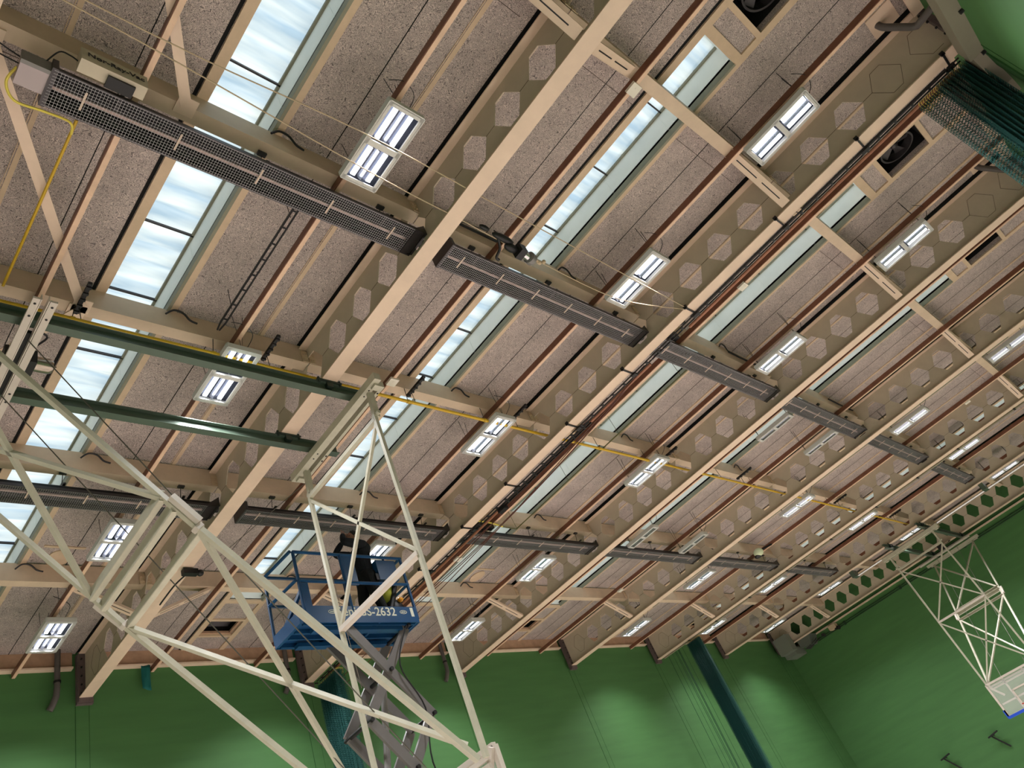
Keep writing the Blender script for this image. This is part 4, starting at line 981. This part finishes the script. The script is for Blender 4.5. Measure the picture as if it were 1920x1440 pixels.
# scissor stack
stages = [LZ - .08 - 1.48 * i for i in range(5)]; xl, xr_ = 6.86, 8.02; W_ = .15
stages[-1] = FLOOR + .75
for i in range(4):
    z1, z0 = stages[i], stages[i + 1]
    for yy in (9.1, 9.66):
        m = MB(); m.bar((xl, yy, z1), (xr_, yy, z0), .05, W_); m.build('scissor_arm', SCISS, t)
        m = MB(); m.bar((xr_, yy + .06, z1), (xl, yy + .06, z0), .05, W_); m.build('scissor_arm', SCISS, t)
    for px, pz in ((.5 * (xl + xr_), .5 * (z0 + z1)), (xl, z0), (xr_, z0), (xr_, z1)) if i == 0 else ((.5 * (xl + xr_), .5 * (z0 + z1)), (xl, z0), (xr_, z0)):
        MB().cyl((px, 9.03, pz), (px, 9.78, pz), .033).build('pivot_pin', BLACK, t)
m = MB(); m.tube([(7.5, 9.38, stages[0] - .7), (7.0, 9.38, stages[2] + .2)], .05, 12); m.build('lift_cylinder', GREY, t)
m = MB(); m.tube(curve_pts([(7.95, 9.04, LZ - .1), (7.6, 9.03, 4.4), (7.85, 9.03, 3.7), (7.7, 9.03, 2.9), (7.9, 9.03, 2.0), (7.5, 9.03, .5), (7.6, 9.03, FLOOR + .8)], 6), .012, 6); m.build('control_hose', BLACK, t)
m = MB(); m.box(6.3, 8.3, 9.0, 9.8, FLOOR + .2, FLOOR + .7); m.build('chassis', BLUE, t)
for x in (6.6, 8.0):
    for y in (8.98, 9.82): MB().cyl((x, y - .06, FLOOR + .2), (x, y + .06, FLOOR + .2), .2, 20).build('wheel', BLACK, t)
# things in the basket
t = thing('tool_bag', 'yellow-green tool bag hung inside the right end of the lift basket', 'bag', (7.95, 9.35, 5.6))
m = MB(); m.ell((7.95, 9.3, 5.85), (.13, .12, .26), 14, 10); m.build('bag', HIVIS, t)
m = MB(); m.ell((8.02, 9.28, 5.5), (.18, .14, .2), 10, 8); m.tube(curve_pts([(7.8, 9.2, 5.35), (7.95, 9.2, 5.6), (8.1, 9.2, 5.95)], 5), .05, 8); m.build('harness_straps', BLACK, t)
m = MB(); m.ell((8.08, 9.14, 5.62), (.055, .05, .045), 10, 8)
tag(m.build('orange_lamp', mat('orange_plastic', (226, 150, 30), .4), None, (8.08, 9.14, 5.62)), 'small orange lamp at the right end of the lift basket', 'lamp')
m = MB(); m.cyl((7.99, 9.55, LZ + .05), (7.99, 9.55, LZ + .28), .13, 18); m.tube(curve_pts([(7.86, 9.55, LZ + .28), (7.99, 9.55, LZ + .4), (8.12, 9.55, LZ + .28)], 5), .008, 5)
tag(m.build('bucket', BLACK, None, (7.99, 9.55, LZ + .05)), 'dark bucket standing on the lift platform behind the lettering', 'bucket')

# ------------------------------------------------------------------ the person in the basket
def skinned(name, V, E, parent, m, root=0, sub=2):
    me = bpy.data.meshes.new(name); o3 = Vector(parent['_o'])
    me.from_pydata([Vector(v[0]) - o3 for v in V], E, []); me.materials.append(m)
    o = bpy.data.objects.new(name, me); COL.objects.link(o); o.parent = parent
    o.modifiers.new('skin', 'SKIN'); 
    if not me.skin_vertices: me.skin_vertices.new() if hasattr(me.skin_vertices, 'new') else None
    for i, v in enumerate(V):
        rr = v[1] if isinstance(v[1], (tuple, list)) else (v[1], v[1]); me.skin_vertices[0].data[i].radius = rr
    me.skin_vertices[0].data[root].use_root = True
    s = o.modifiers.new('sub', 'SUBSURF'); s.levels = sub; s.render_levels = sub
    for p in me.polygons: p.use_smooth = True
    return o
PX, PY, PZ = 7.62, 9.30, LZ + .05
def pp(f, s, z):          # f forward (towards -x), s to the person's right (towards +y ... camera side is left), z above the deck
    return (PX - f, PY + s, PZ + z)
t = thing('person', 'person in black clothes standing in the lift basket, both hands raised to the face', 'person', (PX, PY, PZ))
sk = []; ed = []
def add(f, s, z, r, link=None):
    sk.append((pp(f, s, z), r)); i = len(sk) - 1
    if link is not None: ed.append((link, i))
    return i
pel = add(0, 0, .96, (.12, .09)); wa = add(.01, 0, 1.12, (.14, .10), pel); ch = add(.01, 0, 1.32, (.17, .12), wa); sh = add(0, 0, 1.46, (.11, .08), ch); nk = add(.02, 0, 1.54, .055, sh); nk2 = add(.04, 0, 1.60, .055, nk)
legs = {}
for s in (-1, 1):
    hp = add(0, s * .09, .9, .095, pel); kn = add(.03 + .05 * s, s * .12, .5, .062, hp); an = add(-.02 + .09 * s, s * .14, .1, .042, kn); he = add(-.05 + .09 * s, s * .14, .045, .04, an); to = add(.16 + .09 * s, s * .15, .035, .035, an)
arms = {}
for s, el, wr in ((-1, (.40, -.16, 1.50), (.30, -.07, 1.73)), (1, (.36, .20, 1.46), (.20, .08, 1.69))):
    so = add(0, s * .18, 1.43, .065, sh); e = add(*el, .045, so); w_ = add(*wr, .030, e); arms[s] = (el, wr)
    # palm, then fingers and thumb curling towards the face
    d = Vector(wr) - Vector(el); d.normalize(); tow = Vector((-.35, .25 * -s, .3)).normalized(); fd = (d * .8 + tow * .5).normalized()
    side = fd.cross(Vector((0, 1, 0))).normalized(); cup = fd.cross(side).normalized()
    pc = Vector(wr) + fd * .055; pm = add(*pc, (.034, .018), w_)
    for q in range(4):
        b = Vector(wr) + fd * .095 + side * (.028 - .019 * q); k1 = add(*b, .0095, pm)
        ln = (.030, .036, .034, .026)[q]
        m1 = b + (fd * .8 + cup * .35 * s).normalized() * ln; k2 = add(*m1, .0088, k1); m2 = m1 + (fd * .35 + cup * .8 * s).normalized() * ln * .8; add(*m2, .0078, k2)
    b = Vector(wr) + fd * .035 + side * .036; k1 = add(*b, .011, pm); m1 = b + (fd * .6 + side * .6 + cup * .2 * s).normalized() * .034; k2 = add(*m1, .0098, k1); add(*(m1 + (fd * .8 + cup * .4 * s).normalized() * .026), .0085, k2)
body = skinned('body', sk, ed, t, SKIN)
# head built into a shaped mesh with brow, nose, mouth, chin, ears and eyes
hd = MB(); n, mm = 28, 22; hc = Vector(pp(.05, 0, 1.71))
for i in range(mm + 1):
    a = math.pi * i / mm
    for j in range(n):
        tt = 2 * math.pi * j / n; cx, sy, cz = math.cos(tt) * math.sin(a), math.sin(tt) * math.sin(a), math.cos(a)
        rx = .098; ry = .076; rz = .122; fx = cx
        if cz < 0: ry *= 1 + .28 * cz; rx *= 1 + .10 * cz
        x = fx * rx; y = sy * ry; z = cz * rz
        if cx > .5 and abs(sy) < .28:
            if -.35 < cz < .12: x += .022 * (1 - abs(sy) / .28) * (1 - abs(cz + .18) / .30 if abs(cz + .18) < .3 else 0)
            if .15 < cz < .32: x += .006
            if -.56 < cz < -.42: x += .007 * (1 - abs(sy) / .28)
            if cz < -.7: x += .012
        if cx > .6 and .12 < abs(sy) < .42 and -.02 < cz < .14: x -= .012
        hd.v.append((hc.x - x, hc.y + y, hc.z + z))
for i in range(mm):
    for j in range(n): k = (j + 1) % n; hd.f.append((i * n + j, (i + 1) * n + j, (i + 1) * n + k, i * n + k)); hd.m.append(0)
hd.sm = True
for s in (-1, 1): hd.ell((hc.x + .005, hc.y + s * .079, hc.z - .01), (.018, .008, .032), 8, 6)
ho = hd.build('head', SKIN, t)
for s in (-1, 1): MB().ell((hc.x - .082, hc.y + s * .030, hc.z + .010), (.011, .013, .009), 8, 6).build('eye', PLAST if False else BLACK, t)
MB().ell((hc.x - .088, hc.y, hc.z - .058), (.008, .024, .005), 10, 6).build('mouth', mat('lips', (128, 74, 66), .6), t)
hr = MB(); hr.ell((hc.x + .018, hc.y, hc.z + .03), (.098, .086, .112), 20, 14); hr.build('hair', HAIR, t)
# clothing: jacket and trousers follow the same joints, a little larger
V = [(pp(0, 0, .84), (.20, .17)), (pp(.01, 0, 1.12), (.19, .155)), (pp(.01, 0, 1.32), (.21, .17)), (pp(0, 0, 1.45), (.15, .12)), (pp(.02, 0, 1.545), .068)]
Ed = [(0, 1), (1, 2), (2, 3), (3, 4)]
for s in (-1, 1):
    el, wr = arms[s]; b0 = len(V); V += [(pp(0, s * .19, 1.43), .10), (pp(*[a * .5 + b * .5 for a, b in zip((0, s * .19, 1.43), el)]), .085), (pp(*el), .075), (pp(*[a * .12 + b * .88 for a, b in zip(el, wr)]), .045)]
    Ed += [(3, b0), (b0, b0 + 1), (b0 + 1, b0 + 2), (b0 + 2, b0 + 3)]
skinned('jacket', V, Ed, t, CLOTH)
V = [(pp(0, 0, 1.06), (.18, .15)), (pp(0, 0, .90), (.185, .155))]; Ed = [(0, 1)]
for s in (-1, 1):
    b0 = len(V); V += [(pp(0, s * .1, .80), .125), (pp(.03 + .05 * s, s * .125, .5), .095), (pp(-.02 + .09 * s, s * .14, .12), .068)]; Ed += [(1, b0), (b0, b0 + 1), (b0 + 1, b0 + 2)]
skinned('trousers', V, Ed, t, CLOTH2)
for s in (-1, 1):
    V = [(pp(-.06 + .09 * s, s * .14, .055), (.05, .055)), (pp(.06 + .09 * s, s * .145, .05), (.052, .05)), (pp(.18 + .09 * s, s * .15, .04), (.042, .038)), (pp(-.03 + .09 * s, s * .14, .14), .05)]
    skinned('boot', V, [(0, 1), (1, 2), (0, 3)], t, BOOT)

for o in bpy.data.objects:
    if '_o' in o.keys(): del o['_o']
